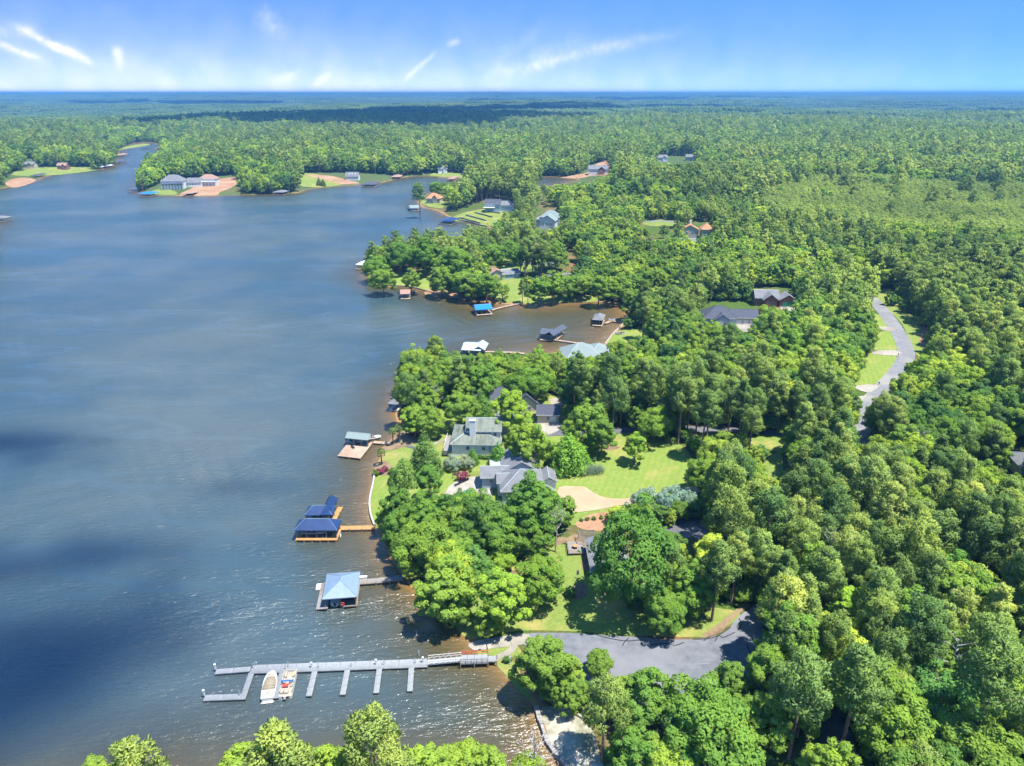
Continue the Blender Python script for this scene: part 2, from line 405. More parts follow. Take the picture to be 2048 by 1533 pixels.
# terrain sheet
V = np.stack([gx.ravel(), gy.ravel(), GH.ravel()], 1)
j, i = np.meshgrid(np.arange(NY - 1), np.arange(NX - 1), indexing='ij'); q = (j * NX + i).ravel()
T = np.concatenate([np.stack([q, q + 1, q + NX], 1), np.stack([q + 1, q + NX + 1, q + NX], 1)])
me = mesh_np('ground', V, T, [M['ground']], smooth=True)
a = me.attributes.new('shore', 'FLOAT', 'POINT'); a.data.foreach_set('value', GS.ravel().astype(np.float32))
tag(link('ground', me), kind='structure')
# lake surface: the grid cells that touch water
wet = GS < 3.0
cell = (wet[:-1, :-1] | wet[1:, :-1] | wet[:-1, 1:] | wet[1:, 1:]).ravel()
T = np.stack([q, q + 1, q + NX + 1, q + NX], 1)[cell]
u, inv = np.unique(T.ravel(), return_inverse=True)
V = np.stack([gx.ravel()[u], gy.ravel()[u], np.zeros(len(u))], 1)
me = mesh_np('lake', V, inv.reshape(T.shape), [M['water']], smooth=True)
a = me.attributes.new('shore', 'FLOAT', 'POINT'); sv = -GS.ravel()[u]                       # the coves are shallow: there the bottom stays near
for (cx_, cy_), ra, rb, k_ in ((W(1120, 640), 75, 62, .3), (W(1110, 362), 150, 120, .3)):
    e_ = np.clip(np.hypot((V[:, 0] - cx_) / ra, (V[:, 1] - cy_) / rb), 0, 1.6); sv = sv * (k_ + (1 - k_) * sstep(.6, 1.6, e_))
a.data.foreach_set('value', sv.astype(np.float32))
tag(link('lake', me), kind='structure')
# far reservoir
th = np.linspace(0, 2 * math.pi, 48, endpoint=False)
rr = 1 + .25 * np.sin(3 * th + 1) + .1 * np.sin(7 * th)
me = bpy.data.meshes.new('reservoir')
me.from_pydata([(POND[0] + POND[2] * c * r_, POND[1] + POND[3] * 2.2 * s * r_, 9.0) for c, s, r_ in zip(np.cos(th), np.sin(th), rr)], [], [list(range(48))])
me.materials.append(M['water']); a = me.attributes.new('shore', 'FLOAT', 'POINT'); a.data.foreach_set('value', np.full(48, 80, np.float32))
tag(link('reservoir', me), kind='structure')

def drape(name, poly, mat, off=.05, kind='structure', parent=None):
    """a sheet laid over the terrain: outline in metres, cut along the terrain grid so that it follows the ground"""
    bm = bmesh.new()
    vs_ = [bm.verts.new((x, y, 0)) for x, y in poly]
    bm.faces.new(vs_); bmesh.ops.triangulate(bm, faces=bm.faces[:])
    xs = [p[0] for p in poly]; ys = [p[1] for p in poly]
    for L, ax, lo, hi in ((GX, 0, min(xs), max(xs)), (GY, 1, min(ys), max(ys))):
        for c in L[(L > lo) & (L < hi)]:
            no = (1, 0, 0) if ax == 0 else (0, 1, 0); p = (c, 0, 0) if ax == 0 else (0, c, 0)
            bmesh.ops.bisect_plane(bm, geom=bm.verts[:] + bm.edges[:] + bm.faces[:], plane_co=p, plane_no=no)
    P = np.array([v.co[:] for v in bm.verts]); z = np.maximum(H(P[:, 0], P[:, 1]), .02) + off
    for v, zz in zip(bm.verts, z): v.co.z = zz
    bmesh.ops.triangulate(bm, faces=bm.faces[:])
    for f in bm.faces:
        if f.normal.z < 0: f.normal_flip()
        f.smooth = True
    me = bpy.data.meshes.new(name); bm.to_mesh(me); bm.free(); me.materials.append(mat)
    o = link(name, me, parent)
    if kind and parent is None: o['kind'] = kind
    return o
def sheet(name, px, mat, off=.05, n=3, **kw):
    return drape(name, smooth_line([G(*p) for p in px], n, True), mat, off, **kw)
def ribbon(name, px, width, mat, off=.07, world=False, **kw):
    pts = np.array(smooth_line(px if world else [G(*p) for p in px], 5))
    t = np.gradient(pts, axis=0); t /= np.linalg.norm(t, axis=1)[:, None] + 1e-9
    nrm_ = np.stack([-t[:, 1], t[:, 0]], 1)
    w = (np.interp(np.linspace(0, 1, len(pts)), np.linspace(0, 1, len(width)), width) if isinstance(width, (list, tuple)) else np.full(len(pts), width)) / 2
    L = pts + nrm_ * w[:, None]; Rr = pts - nrm_ * w[:, None]
    return drape(name, [tuple(p) for p in L] + [tuple(p) for p in Rr[::-1]], mat, off, **kw)
# ------------------------------------------------------------------ lawns, roads, drives (outlines in photo pixels, laid on the ground)
M['asphalt'] = surface('worn_asphalt', (.115, .123, .14), .22, .6, .9, c2=(.155, .16, .172), bump=.01)
M['asphalt_dark'] = surface('drive_asphalt', (.075, .078, .09), .25, .5, .9, c2=(.12, .12, .125))
M['road'] = surface('road_asphalt', (.15, .155, .165), .15, .5, .9, c2=(.21, .205, .195))
M['concrete'] = surface('concrete', (.27, .25, .215), .16, .7, .85, c2=(.2, .18, .145))
M['concrete_tan'] = surface('tan_concrete', (.36, .27, .17), .12, .5, .85, c2=(.29, .205, .125))
M['clay'] = surface('red_clay', (.26, .145, .08), .3, .5, .95, c2=(.3, .195, .12))
M['mulch'] = surface('pine_straw', (.16, .105, .065), .35, 1.2, .95, c2=(.2, .15, .085))
M['sand'] = surface('pale_sand', (.33, .3, .24), .3, 1.0, .95, c2=(.12, .13, .07))
M['tar'] = surface('tar', (.018, .018, .02), .2, 1, .7)
M['stone'] = surface('wall_stone', (.24, .23, .22), .35, 1.5, .9, bump=.05)
M['seawall'] = surface('seawall_concrete', (.36, .34, .3), .2, .8, .85)
M['pool'] = surface('pool_water', (.06, .2, .19), .12, .5, .08, spec=.5)

LAWN = [('lawn_plain', [(936,1279),(1000,1268),(1045,1262),(1133,1263),(1265,1271),(1400,1275),(1450,1256),(1480,1226),(1400,1215),(1330,1230),(1240,1215),(1185,1190),(1172,1150),(1160,1112),(1140,1092),(1080,1088),(1010,1092),(950,1120),(915,1180),(905,1235)]),
 ('lawn', [(747,1040),(741,1010),(745,988),(751,955),(790,942),(850,930),(930,930),(985,928),(982,955),(920,965),(880,990),(850,1020),(800,1060),(765,1062)]),
 ('lawn_plain', [(768,925),(772,908),(786,893),(820,880),(870,850),(915,850),(905,890),(895,905),(900,930),(850,935),(790,940)]),
 ('lawn', [(800,858),(830,835),(880,815),(940,830),(925,858),(880,870),(830,880)]),
 ('lawn', [(1098,958),(1130,932),(1180,912),(1215,890),(1262,874),(1318,882),(1362,905),(1382,958),(1380,985),(1330,990),(1290,996),(1240,1001),(1190,995),(1165,978),(1105,976)]),
 ('lawn', [(1050,812),(1062,800),(1110,792),(1150,800),(1130,812),(1075,812)]),
 ('lawn', [(1040,832),(1070,815),(1080,835),(1120,850),(1105,865),(1040,860)]),
 ('lawn', [(1090,905),(1085,880),(1130,872),(1200,872),(1165,905),(1120,930),(1090,940)]),
 ('lawn_plain', [(1520,968),(1525,930),(1560,905),(1565,945),(1550,970)]),
 ('lawn_plain', [(1490,880),(1575,872),(1570,905),(1540,900)]),
 ('lawn', [(1712,772),(1704,750),(1716,720),(1748,706),(1798,712),(1790,735),(1765,762),(1740,770)]),
 ('lawn', [(1748,700),(1745,670),(1785,662),(1795,680),(1795,700)]),
 ('lawn', [(1740,655),(1742,628),(1770,636),(1782,653)]),
 ('lawn_plain', [(1742,580),(1780,578),(1800,605),(1835,640),(1850,690),(1842,715),(1826,700),(1805,650),(1770,615),(1748,598)]),
 ('lawn_plain', [(2000,905),(2060,880),(2060,960),(2020,930)]),
 ('lawn', [(1215,690),(1222,676),(1240,662),(1300,655),(1310,680),(1270,690),(1230,700)]),
 ('lawn', [(742,570),(752,562),(790,548),(860,540),(880,560),(870,585),(830,576),(792,572),(760,572)]),
 ('lawn_plain', [(990,600),(995,560),(1030,550),(1055,575),(1070,600),(1030,606)]),
 ('lawn_plain', [(985,535),(1000,518),(1060,512),(1110,520),(1075,535),(1010,548)]),
 ('lawn_dry', [(1030,607),(1060,596),(1110,590),(1200,592),(1200,602),(1120,606)]),
 ('lawn_plain', [(988,1324),(1002,1316),(1030,1326),(1040,1345),(1062,1400),(1040,1385),(1012,1352)]),
 ('lawn_plain', [(950,1306),(1000,1293),(1034,1292),(1040,1312),(990,1316)]),
 ('lawn_plain', [(896,440),(935,424),(985,418),(1010,430),(985,452),(940,445)]),
 ('lawn_plain', [(842,408),(850,398),(885,400),(886,416),(860,414)]),
 ('lawn_plain', [(606,374),(600,356),(605,345),(640,350),(690,362),(680,371)]),
 ('lawn_plain', [(300,388),(320,378),(350,383),(350,390)]),
 ('lawn_dry', [(950,268),(1040,258),(1130,258),(1170,260),(1090,266),(990,273)]),
 ('lawn_plain', [(1285,446),(1320,440),(1375,445),(1350,452),(1300,452)]),
 ('lawn_plain', [(1270,505),(1275,485),(1350,480),(1355,500),(1300,515)]),
 ('lawn_plain', [(20,350),(60,335),(120,335),(200,335),(180,343),(90,352)]),
 ('lawn_plain', [(860,352),(880,345),(935,350),(920,356)]),
 ('lawn_dry', [(232,300),(250,294),(285,288),(300,290),(255,298)]),
 ('lawn_dry', [(700,236),(800,233),(840,236),(760,240)]), ('lawn_dry', [(1360,232),(1480,228),(1560,231),(1450,236)]), ('lawn_dry', [(150,236),(260,232),(300,235),(220,240)]), ('lawn_dry', [(1700,246),(1820,243),(1840,247),(1740,251)]), ('lawn_plain', [(420,262),(470,258),(500,262),(450,267)]), ('lawn_plain', [(385,272),(345,282),(325,292),(360,300)])]
sheet('yard', [(745,1040),(741,1010),(750,950),(770,905),(800,868),(840,822),(900,795),(960,798),(1050,792),(1150,788),(1170,850),(1262,866),(1330,878),(1375,902),(1396,960),(1400,1000),(1425,1040),(1340,1078),(1240,1062),(1120,1048),(1000,1040),(900,1034),(830,1052),(765,1062)], M['lawn_plain'], .03)
for k, (m_, pts) in enumerate(LAWN): sheet('lawn', pts, M[m_], .055 + .003 * (k % 9))
CLAY = [[(360,391),(385,376),(400,366),(440,358),(475,356),(470,372),(440,385),(430,391)], [(1120,356),(1150,350),(1175,345),(1190,330),(1210,322),(1222,335),(1215,350),(1185,352),(1160,357)],
        [(612,350),(660,352),(700,362),(720,367),(680,369),(640,358)], [(30,376),(10,366),(40,356),(72,360),(60,368)], [(870,1000),(900,992),(1000,1010),(990,1030),(900,1020)],
        [(1150,1050),(1180,1030),(1215,1026),(1235,1040),(1230,1058),(1180,1062)], [(850,590),(870,575),(920,585),(930,598)], [(1260,625),(1270,600),(1350,590),(1350,615),(1300,630)], [(1840,690),(1845,655),(1860,665),(1862,705)]]
for k, p in enumerate(CLAY): sheet('bare_clay', p, M['clay'], .084 + .003 * (k % 4))
MULCH = [[(762,900),(778,884),(800,866),(830,860),(852,872),(845,885),(812,893),(790,900)], [(752,950),(755,930),(770,922),(785,935),(780,950)], [(1000,1160),(1060,1130),(1090,1150),(1070,1175),(1010,1180)],
         [(1135,1185),(1165,1165),(1175,1190),(1150,1200)], [(1130,1085),(1150,1070),(1175,1082),(1180,1140),(1165,1140),(1160,1110)], [(1400,1276),(1440,1266),(1475,1231),(1500,1214),(1488,1208),(1440,1246)],
         [(1000,1090),(1060,1080),(1130,1075),(1120,1090),(1040,1100)], [(1190,895),(1210,888),(1240,896),(1215,902)], [(1270,870),(1390,858),(1480,856),(1480,862),(1390,866)]]
for p in MULCH: sheet('pine_straw_bed', p, M['mulch'], .11)

lot = sheet('parking_lot', [(1040,1270),(1133,1267),(1185,1270),(1265,1275),(1328,1280),(1395,1279),(1433,1272),(1455,1260),(1478,1233),(1503,1216),(1516,1210),(1524,1240),(1522,1310),(1500,1365),(1450,1415),(1370,1440),(1290,1440),(1230,1415),(1150,1350),(1060,1300)], M['asphalt'], .1)
for pts in ([(1190,1270),(1215,1277),(1250,1283),(1285,1281)], [(1245,1293),(1250,1284),(1258,1277)], [(1300,1292),(1330,1288),(1350,1292),(1368,1286)], [(1385,1280),(1420,1278),(1440,1270),(1462,1255)],
            [(1430,1284),(1437,1272),(1446,1276),(1470,1266)], [(1478,1238),(1482,1250),(1476,1262)], [(1494,1290),(1498,1302),(1507,1310)], [(1407,1283),(1420,1274)]):
    ribbon('tar_line', pts, .22, M['tar'], .13, parent=lot)
ribbon('concrete_joint', [(1330,1329),(1380,1330),(1420,1328)], .14, M['road'], .135, parent=lot)
ramp = sheet('boat_ramp', [(938,1287),(990,1277),(1045,1268),(1062,1276),(1044,1291),(990,1297),(947,1302)], M['concrete'], .14, n=2)
for a_, b_ in (((968,1280),(976,1300)), ((992,1276),(999,1297)), ((1018,1272),(1024,1294))): ribbon('ramp_joint', [a_, b_], .12, M['asphalt_dark'], .16, parent=ramp)
ribbon('footpath', [(990,1319),(1010,1310),(1024,1300),(1030,1288)], 1.5, M['concrete'], .16)
sheet('sand_patch', [(1080,1420),(1100,1414),(1130,1418),(1166,1439),(1187,1467),(1198,1505),(1210,1560),(1150,1560),(1128,1524),(1104,1492),(1092,1460)], M['sand'], .1)
sheet('driveway', [(1118,976),(1150,974),(1170,975),(1185,985),(1210,996),(1250,998),(1300,990),(1350,979),(1385,974),(1400,985),(1350,992),(1300,1002),(1240,1012),(1190,1021),(1140,1025),(1118,1010)], M['concrete_tan'], .12)
ribbon('driveway', [(1078,880),(1090,868),(1150,866),(1230,863),(1262,860),(1330,858),(1400,860),(1480,861),(1540,866),(1610,874),(1660,878),(1722,884)], 4.4, M['asphalt_dark'], .12)
ribbon('driveway', [(1335,1078),(1362,1058),(1395,1056),(1430,1078)], 8.0, M['asphalt_dark'], .12)
ribbon('road', [(1690,560),(1735,592),(1762,618),(1788,652),(1808,690),(1812,715),(1795,745),(1760,783),(1735,812),(1722,850),(1722,884),(1745,905),(1790,935),(1850,985),(1960,1080),(2100,1200)], 6.6, M['road'], .12)
ribbon('road', [(1640,1420),(1670,1470),(1680,1540),(1650,1620)], 5.5, M['asphalt_dark'], .1)
for p in ([(1712,779),(1715,772),(1760,770),(1745,783),(1735,786)], [(1700,806),(1712,795),(1732,793),(1722,802)], [(1745,709),(1755,702),(1798,702),(1798,712)], [(1750,660),(1755,655),(1785,655),(1788,663)]):
    sheet('driveway_apron', p, M['concrete'], .15, n=2)
ribbon('driveway', [(1180,560),(1130,548),(1085,556),(1060,560)], 5, M['asphalt'], .12)
ribbon('driveway', [(1130,520),(1085,530),(1040,527),(1010,532)], 4.5, M['asphalt'], .14)
ribbon('driveway', [(1290,444),(1330,443),(1360,446)], 6, M['asphalt'], .12)
sheet('driveway', [(1455,665),(1470,650),(1515,640),(1520,660),(1480,672)], M['concrete'], .12)
sheet('driveway', [(1560,618),(1570,606),(1590,606),(1600,622),(1575,625)], M['concrete'], .12)
sheet('driveway', [(1360,502),(1330,508),(1310,500),(1335,490)], M['asphalt'], .12)
ribbon('garden_path', [(865,890),(882,884),(896,877),(905,876)], 1.3, M['concrete'], .14)
ribbon('garden_path', [(812,893),(826,896),(838,902)], 1.4, M['asphalt_dark'], .16)
sheet('patio', [(890,990),(905,968),(935,956),(975,955),(985,975),(980,1000),(940,1010),(905,1005)], M['concrete'], .14)
pool = sheet('swimming_pool', [(916,1003),(920,990),(930,982),(945,980),(950,990),(940,1004),(930,1016),(920,1016)], M['pool'], .2)
sheet('parking_pad', [(1085,868),(1070,850),(1080,838),(1100,845),(1125,830),(1130,850),(1105,868)], M['concrete'], .13)
sheet('parking_pad', [(1100,800),(1115,796),(1135,800),(1130,812),(1105,812)], M['concrete'], .13)

# where trees must not stand, and pieces of the view that trees must leave open (both in photo pixels)
CLEAR_PX = [p for _, p in LAWN] + CLAY + MULCH + [
 [(1040,1265),(1133,1262),(1265,1270),(1400,1275),(1460,1250),(1503,1210),(1518,1205),(1526,1240),(1524,1310),(1510,1365),(1450,1415),(1370,1440),(1290,1440),(1230,1415),(1150,1350),(1060,1300)],
 [(1080,1420),(1130,1415),(1190,1465),(1210,1560),(1150,1560)], [(1118,970),(1200,970),(1400,965),(1400,990),(1190,1025),(1118,1020)], [(890,990),(975,950),(985,1000),(930,1015)],
 [(1690,550),(1750,580),(1800,640),(1830,700),(1815,735),(1745,820),(1735,890),(1710,890),(1710,815),(1785,740),(1795,700),(1750,630)],
 [(900,905),(905,850),(985,830),(1045,830),(1040,870),(1010,905)], [(965,1010),(968,930),(1090,930),(1110,960),(1120,1015),(1050,1030)], [(950,830),(950,780),(1050,770),(1070,810),(1040,830)], [(1070,850),(1075,810),(1140,810),(1130,850)],
 [(1130,1200),(1130,1060),(1330,1060),(1330,1200)], [(1110,735),(1105,690),(1210,690),(1215,735)], [(1400,660),(1400,605),(1525,605),(1525,670)], [(1500,615),(1500,575),(1590,575),(1600,625)], [(985,555),(985,525),(1025,530),(1030,560)],
 [(890,540),(892,510),(918,512),(920,545)], [(1375,475),(1375,445),(1425,445),(1425,475)], [(1070,460),(1070,418),(1122,418),(1122,460)], [(972,430),(972,402),(1030,402),(1030,430)], [(850,410),(850,388),(890,388),(890,410)], [(1180,352),(1180,330),(1220,330),(1220,352)],
 [(328,392),(328,358),(395,358),(395,392)], [(402,372),(402,352),(440,352),(440,372)], [(692,362),(692,345),(722,345),(722,362)], [(45,340),(45,318),(78,318),(78,340)], [(118,340),(118,324),(140,324),(140,340)], [(1055,560),(1060,515),(1140,500),(1180,560)],
 [(1640,1500),(1650,1440),(1690,1440),(1690,1540)], [(1330,1085),(1350,1045),(1420,1045),(1440,1085),(1380,1090)]]
OPEN_PX = [
 [(738,1050),(738,985),(750,940),(766,905),(788,878),(800,852),(830,850),(870,838),(905,835),(985,828),(1045,828),(1060,812),(1110,812),(1135,818),(1120,846),(1080,846),(1040,858),(1010,875),(1002,905),(985,928),(975,935),(1085,925),(1095,950),(1045,1003),(985,1008),(940,985),(905,985),(860,985),(800,990),(765,1010)],
 [(1095,975),(1100,950),(1130,930),(1180,905),(1220,880),(1320,885),(1355,905),(1378,958),(1385,990),(1280,995),(1230,1020),(1140,1025),(1150,1000)],
 [(940,1285),(1000,1265),(1045,1262),(1110,1255),(1118,1100),(1165,1100),(1168,1190),(1230,1250),(1300,1275),(1400,1268),(1480,1225),(1513,1213),(1515,1295),(1490,1325),(1430,1325),(1345,1345),(1300,1325),(1250,1318),(1190,1322),(1135,1330),(1128,1290),(1040,1300),(985,1325)],
 [(985,1330),(1010,1325),(1045,1370),(1075,1412),(1160,1430),(1185,1470),(1195,1533),(1060,1533),(1080,1450)],
 [(1742,585),(1790,585),(1850,660),(1850,715),(1815,735),(1770,795),(1745,815),(1715,812),(1712,760),(1755,690),(1748,640)], [(1712,890),(1712,850),(1740,850),(1738,890)],
 [(1403,640),(1403,605),(1518,605),(1518,640),(1500,665),(1465,662)], [(1505,600),(1505,573),(1590,575),(1592,615),(1565,625),(1520,605)], [(1118,708),(1130,682),(1210,684),(1206,712)], [(1215,690),(1240,655),(1300,658),(1290,682)], [(735,570),(752,540),(860,540),(875,585),(960,605),(1240,605),(1248,640),(1200,690),(920,705),(900,690)],
 [(1345,1080),(1350,1040),(1410,1040),(1412,1080)], [(1090,868),(1090,855),(1260,850),(1260,870)], [(985,556),(985,528),(1025,528),(1080,520),(1120,528),(1150,545),(1030,560)], [(1375,475),(1375,443),(1422,443),(1422,475)], [(1072,455),(1072,412),(1118,412),(1118,455)], [(885,440),(900,425),(975,400),(1028,400),(1028,418),(1000,430),(985,458)],
 [(825,420),(840,395),(858,386),(892,388),(896,428)], [(1070,368),(1070,352),(1150,356),(1178,330),(1220,318),(1224,350),(1140,372)], [(270,392),(330,358),(400,355),(480,348),(475,385),(380,392)], [(598,380),(598,345),(640,345),(730,345),(800,352),(860,345),(940,345),(920,362),(740,372)], [(950,272),(950,258),(1170,255),(1170,268)],
 [(1640,1500),(1660,1420),(1690,1420),(1690,1500)], [(1320,885),(1390,900),(1395,985),(1385,990),(1378,958)], [(1500,880),(1580,872),(1590,885),(1510,895)], [(915,708),(915,680),(1060,690),(1215,690),(1210,712),(1110,705),(1050,712)], [(1395,868),(1395,850),(1490,852),(1490,870)], [(1240,640),(1240,600),(1258,610),(1258,640)], [(955,812),(962,790),(985,782),(990,800)], [(1035,800),(1035,768),(1055,775),(1062,805),(1110,800),(1080,815)], [(775,822),(775,792),(797,795),(800,815)], [(800,880),(798,862),(850,855),(850,880)], [(2025,960),(2000,905),(2048,890),(2060,960)], [(1525,970),(1530,900),(1580,870),(1560,965)], [(1285,452),(1285,438),(1355,440),(1355,452)], [(1130,1100),(1135,1050),(1200,1050),(1195,1160),(1175,1160)], [(1310,326),(1310,312),(1395,312),(1395,326)], [(0,380),(0,360),(45,325),(140,322),(210,335),(90,355)]]
CLEAR = [[G(*p) for p in poly] for poly in CLEAR_PX]
# ------------------------------------------------------------------ tree shapes
def rand_dirs(n, r):
    v = r.normal(size=(n, 3)); return v / np.linalg.norm(v, axis=1)[:, None]
def unit(v): return v / (np.linalg.norm(v, axis=-1, keepdims=True) + 1e-9)
def kites(c, n, ln, wd, r, along=None):
    """leaf sprays: one folded kite per centre c with normal n"""
    N_ = len(c)
    a = rand_dirs(N_, r) if along is None else along
    t = unit(a - n * (a * n).sum(1)[:, None]); b = np.cross(n, t)
    ln = np.broadcast_to(ln, (N_,))[:, None]; wd = np.broadcast_to(wd, (N_,))[:, None]
    fold = n * wd * .25
    V = np.stack([c - t * ln * .5, c + b * wd * .5 - fold - t * ln * .05, c + t * ln * .5, c - b * wd * .5 - fold - t * ln * .05], 1)
    # 0-3-2-1 so the face looks along n
    cr = np.cross(V[:, 1] - V[:, 0], V[:, 2] - V[:, 0]); flip = (cr * n).sum(1) < 0
    F = np.arange(N_ * 4).reshape(N_, 4); F[flip] = F[flip][:, ::-1]
    return V.reshape(-1, 3), F
def tube(path, radii, k=6):
    P = np.array(path, float); n = len(P); V = []; 
    t = np.gradient(P, axis=0); t = unit(t)
    for p, d, r_ in zip(P, t, radii):
        a = np.cross(d, (0.3, 1, 0.1)); a /= np.linalg.norm(a); b = np.cross(d, a)
        for q_ in range(k):
            th_ = 2 * math.pi * q_ / k; V.append(p + r_ * (a * math.cos(th_) + b * math.sin(th_)))
    F = [(i_ * k + q_, i_ * k + (q_ + 1) % k, (i_ + 1) * k + (q_ + 1) % k, (i_ + 1) * k + q_) for i_ in range(n - 1) for q_ in range(k)]
    return np.array(V), np.array(F)
def cat_mesh(parts):
    Vs, Fs, o = [], [], 0
    for v, f in parts: Vs.append(v); Fs.append(f + o); o += len(v)
    return np.concatenate(Vs), np.concatenate(Fs)
class Tree: pass
def clump_leaves(centres, radii, per, ln, wd, r, ctr, mode='leaf', up=.35):
    Cs, Ns, Al, Tn, Sn = [], [], [], [], []
    for c, rad in zip(centres, radii):
        n_ = max(3, int(per * (rad / np.mean(radii)) ** 2))
        d = rand_dirs(n_, r); d[:, 2] += up * .6; d = unit(d)
        out = unit((c - ctr)[None] + 1e-6)
        keep = (d * out).sum(1) > -.55; d = d[keep]; n_ = len(d)
        rr_ = rad * (1.04 - .22 * r.random(n_) ** 1.5) * np.where(r.random(n_) < .14, 1 + .4 * r.random(n_), 1)
        pos = c + d * rr_[:, None] * np.array([1, 1, .8])
        nn = unit(d + .55 * rand_dirs(n_, r) + np.array([0, 0, up]))
        Cs.append(pos); Ns.append(nn); Al.append(unit(d + .5 * rand_dirs(n_, r)))
        Sn.append(unit(.6 * d + .4 * out + .5 * nn + .35 * rand_dirs(n_, r) + np.array([0, 0, .1])))
        Tn.append(np.clip(np.full(n_, r.random()) * .7 + .3 * r.random(n_), 0, 1))
    C_, N_, A_, S_, T_ = (np.concatenate(z) for z in (Cs, Ns, Al, Sn, Tn))
    k = len(C_)
    if mode == 'needle':
        nn = unit(np.cross(A_, rand_dirs(k, r)) + .4 * S_); nn[(nn * S_).sum(1) < 0] *= -1
        V_, F_ = kites(C_, nn, ln * (.7 + .6 * r.random(k)), wd * (.7 + .6 * r.random(k)), r, A_)
    else:
        V_, F_ = kites(C_, N_, ln * (.6 + .8 * r.random(k)), wd * (.6 + .8 * r.random(k)), r)
    return V_, F_, np.repeat(S_, 4, 0), np.repeat(T_, 4)
def broadleaf(seed, Ht=15.0, Rc=5.2, z0=3.2, nclump=105, per=140, ln=.46, wd=.37, shape=1.0, trunk=True, lobes=5, gap=.15, up=.35):
    r = np.random.default_rng(seed); t = Tree()
    zc = (z0 + Ht) / 2; hz = (Ht - z0) / 2
    ph = r.random(6) * 6.28
    dirs = []
    k = 0
    while len(dirs) < nclump:                      # golden spiral with gaps
        u_ = (k + .5) / (nclump * 1.15); k += 1
        z = 1 - 1.72 * u_; 
        if z < -1: k = 0; continue
        th_ = k * 2.39996 + r.normal() * .2
        if r.random() < gap: continue
        dirs.append((math.sqrt(max(1 - z * z, .02)) * math.cos(th_), math.sqrt(max(1 - z * z, .02)) * math.sin(th_), z))
        if k > nclump * 1.15: k = 0
    D = np.array(dirs)
    az_ = np.arctan2(D[:, 1], D[:, 0])
    lob = 1 + .17 * np.sin(2 * az_ + ph[0]) + .13 * np.sin(lobes * az_ + ph[1] + 3 * D[:, 2]) + .1 * np.sin(7 * D[:, 2] + ph[2])
    rad = lob * (.7 + .34 * r.random(nclump) ** .6)
    inner = r.random(nclump) < .16; rad[inner] *= .55
    wz = np.where(D[:, 2] > 0, 1.0, 1.0 + .05 * shape)
    Cc = np.stack([D[:, 0] * rad * Rc * wz, D[:, 1] * rad * Rc * wz, zc + D[:, 2] * rad * hz * .95], 1)
    cr = Rc * (.12 + .2 * r.random(nclump) ** 1.4)
    ctr = np.array([0, 0, zc - hz * .25])
    t.cV, t.cF, t.cN, t.cT = clump_leaves(Cc, cr, per, ln, wd, r, ctr, up=up)
    bend = r.normal(size=2) * .35
    th0 = .018 * Ht
    parts = [tube([(0, 0, -.6), (bend[0] * .3, bend[1] * .3, z0 * .6), (bend[0], bend[1], zc), (bend[0] * 1.4, bend[1] * 1.4, zc + hz * .6)], [th0 * 1.25, th0, th0 * .6, th0 * .15])]
    for c in Cc[r.choice(nclump, min(11, nclump), replace=False)]:
        s_ = np.array([bend[0] * .7, bend[1] * .7, z0 * .8 + (c[2] - z0) * .25]); m_ = (s_ + c) / 2 + np.array([0, 0, -.4])
        parts.append(tube([s_, m_, c], [th0 * .42, th0 * .26, th0 * .08], 4))
    t.tV, t.tF = cat_mesh(parts); t.zc, t.D = zc, Rc * 2.42; t.bark = 'bark'; t.leaf = 'leaf'; return t
def pine(seed, Ht=22.0, Rc=3.7, base=.5, nclump=54, per=165, ln=.55, wd=.24, cone=.5):
    r = np.random.default_rng(seed); t = Tree()
    u_ = (np.arange(nclump) + .5) / nclump
    z = Ht * (base + (1 - base) * u_ * .985)
    prof = np.sqrt(np.clip(1 - (u_ * 1.02 - .22) ** 2 / (.83 ** 2), 0.03, 1)) * (1 - cone * .55 * u_)
    th_ = np.arange(nclump) * 2.39996 + r.normal(size=nclump) * .35
    rad = Rc * prof * (.55 + .5 * r.random(nclump) ** .6)
    rad[r.random(nclump) < .2] *= .35
    bend = r.normal(size=2) * .5
    bx_, by_ = bend[0] * (z / Ht) ** 2, bend[1] * (z / Ht) ** 2
    Cc = np.stack([bx_ + rad * np.cos(th_), by_ + rad * np.sin(th_), z + r.normal(size=nclump) * .35], 1)
    cr = Rc * (.27 + .13 * r.random(nclump)) * (1 - .25 * u_)
    ctr = np.array([bend[0] * .5, bend[1] * .5, Ht * (base + .15)])
    t.cV, t.cF, t.cN, t.cT = clump_leaves(Cc, cr, per, ln, wd, r, ctr, 'needle', .45)
    th0 = .0125 * Ht
    parts = [tube([(0, 0, -.6), (bend[0] * .1, bend[1] * .1, Ht * .35), (bend[0] * .45, bend[1] * .45, Ht * .68), (bend[0] * .9, bend[1] * .9, Ht * .96)], [th0 * 1.2, th0, th0 * .7, th0 * .15])]
    for c in Cc[::3]:
        s_ = np.array([bend[0] * (c[2] / Ht) ** 2, bend[1] * (c[2] / Ht) ** 2, c[2] - .5])
        parts.append(tube([s_, (s_ + c) / 2 + np.array([0, 0, -.15]), c], [th0 * .28, th0 * .2, th0 * .07], 4))
    t.tV, t.tF = cat_mesh(parts); t.zc, t.D = Ht * (base + (1 - base) * .5), Rc * 2.4; t.bark = 'pine_bark'; t.leaf = 'needle'; return t
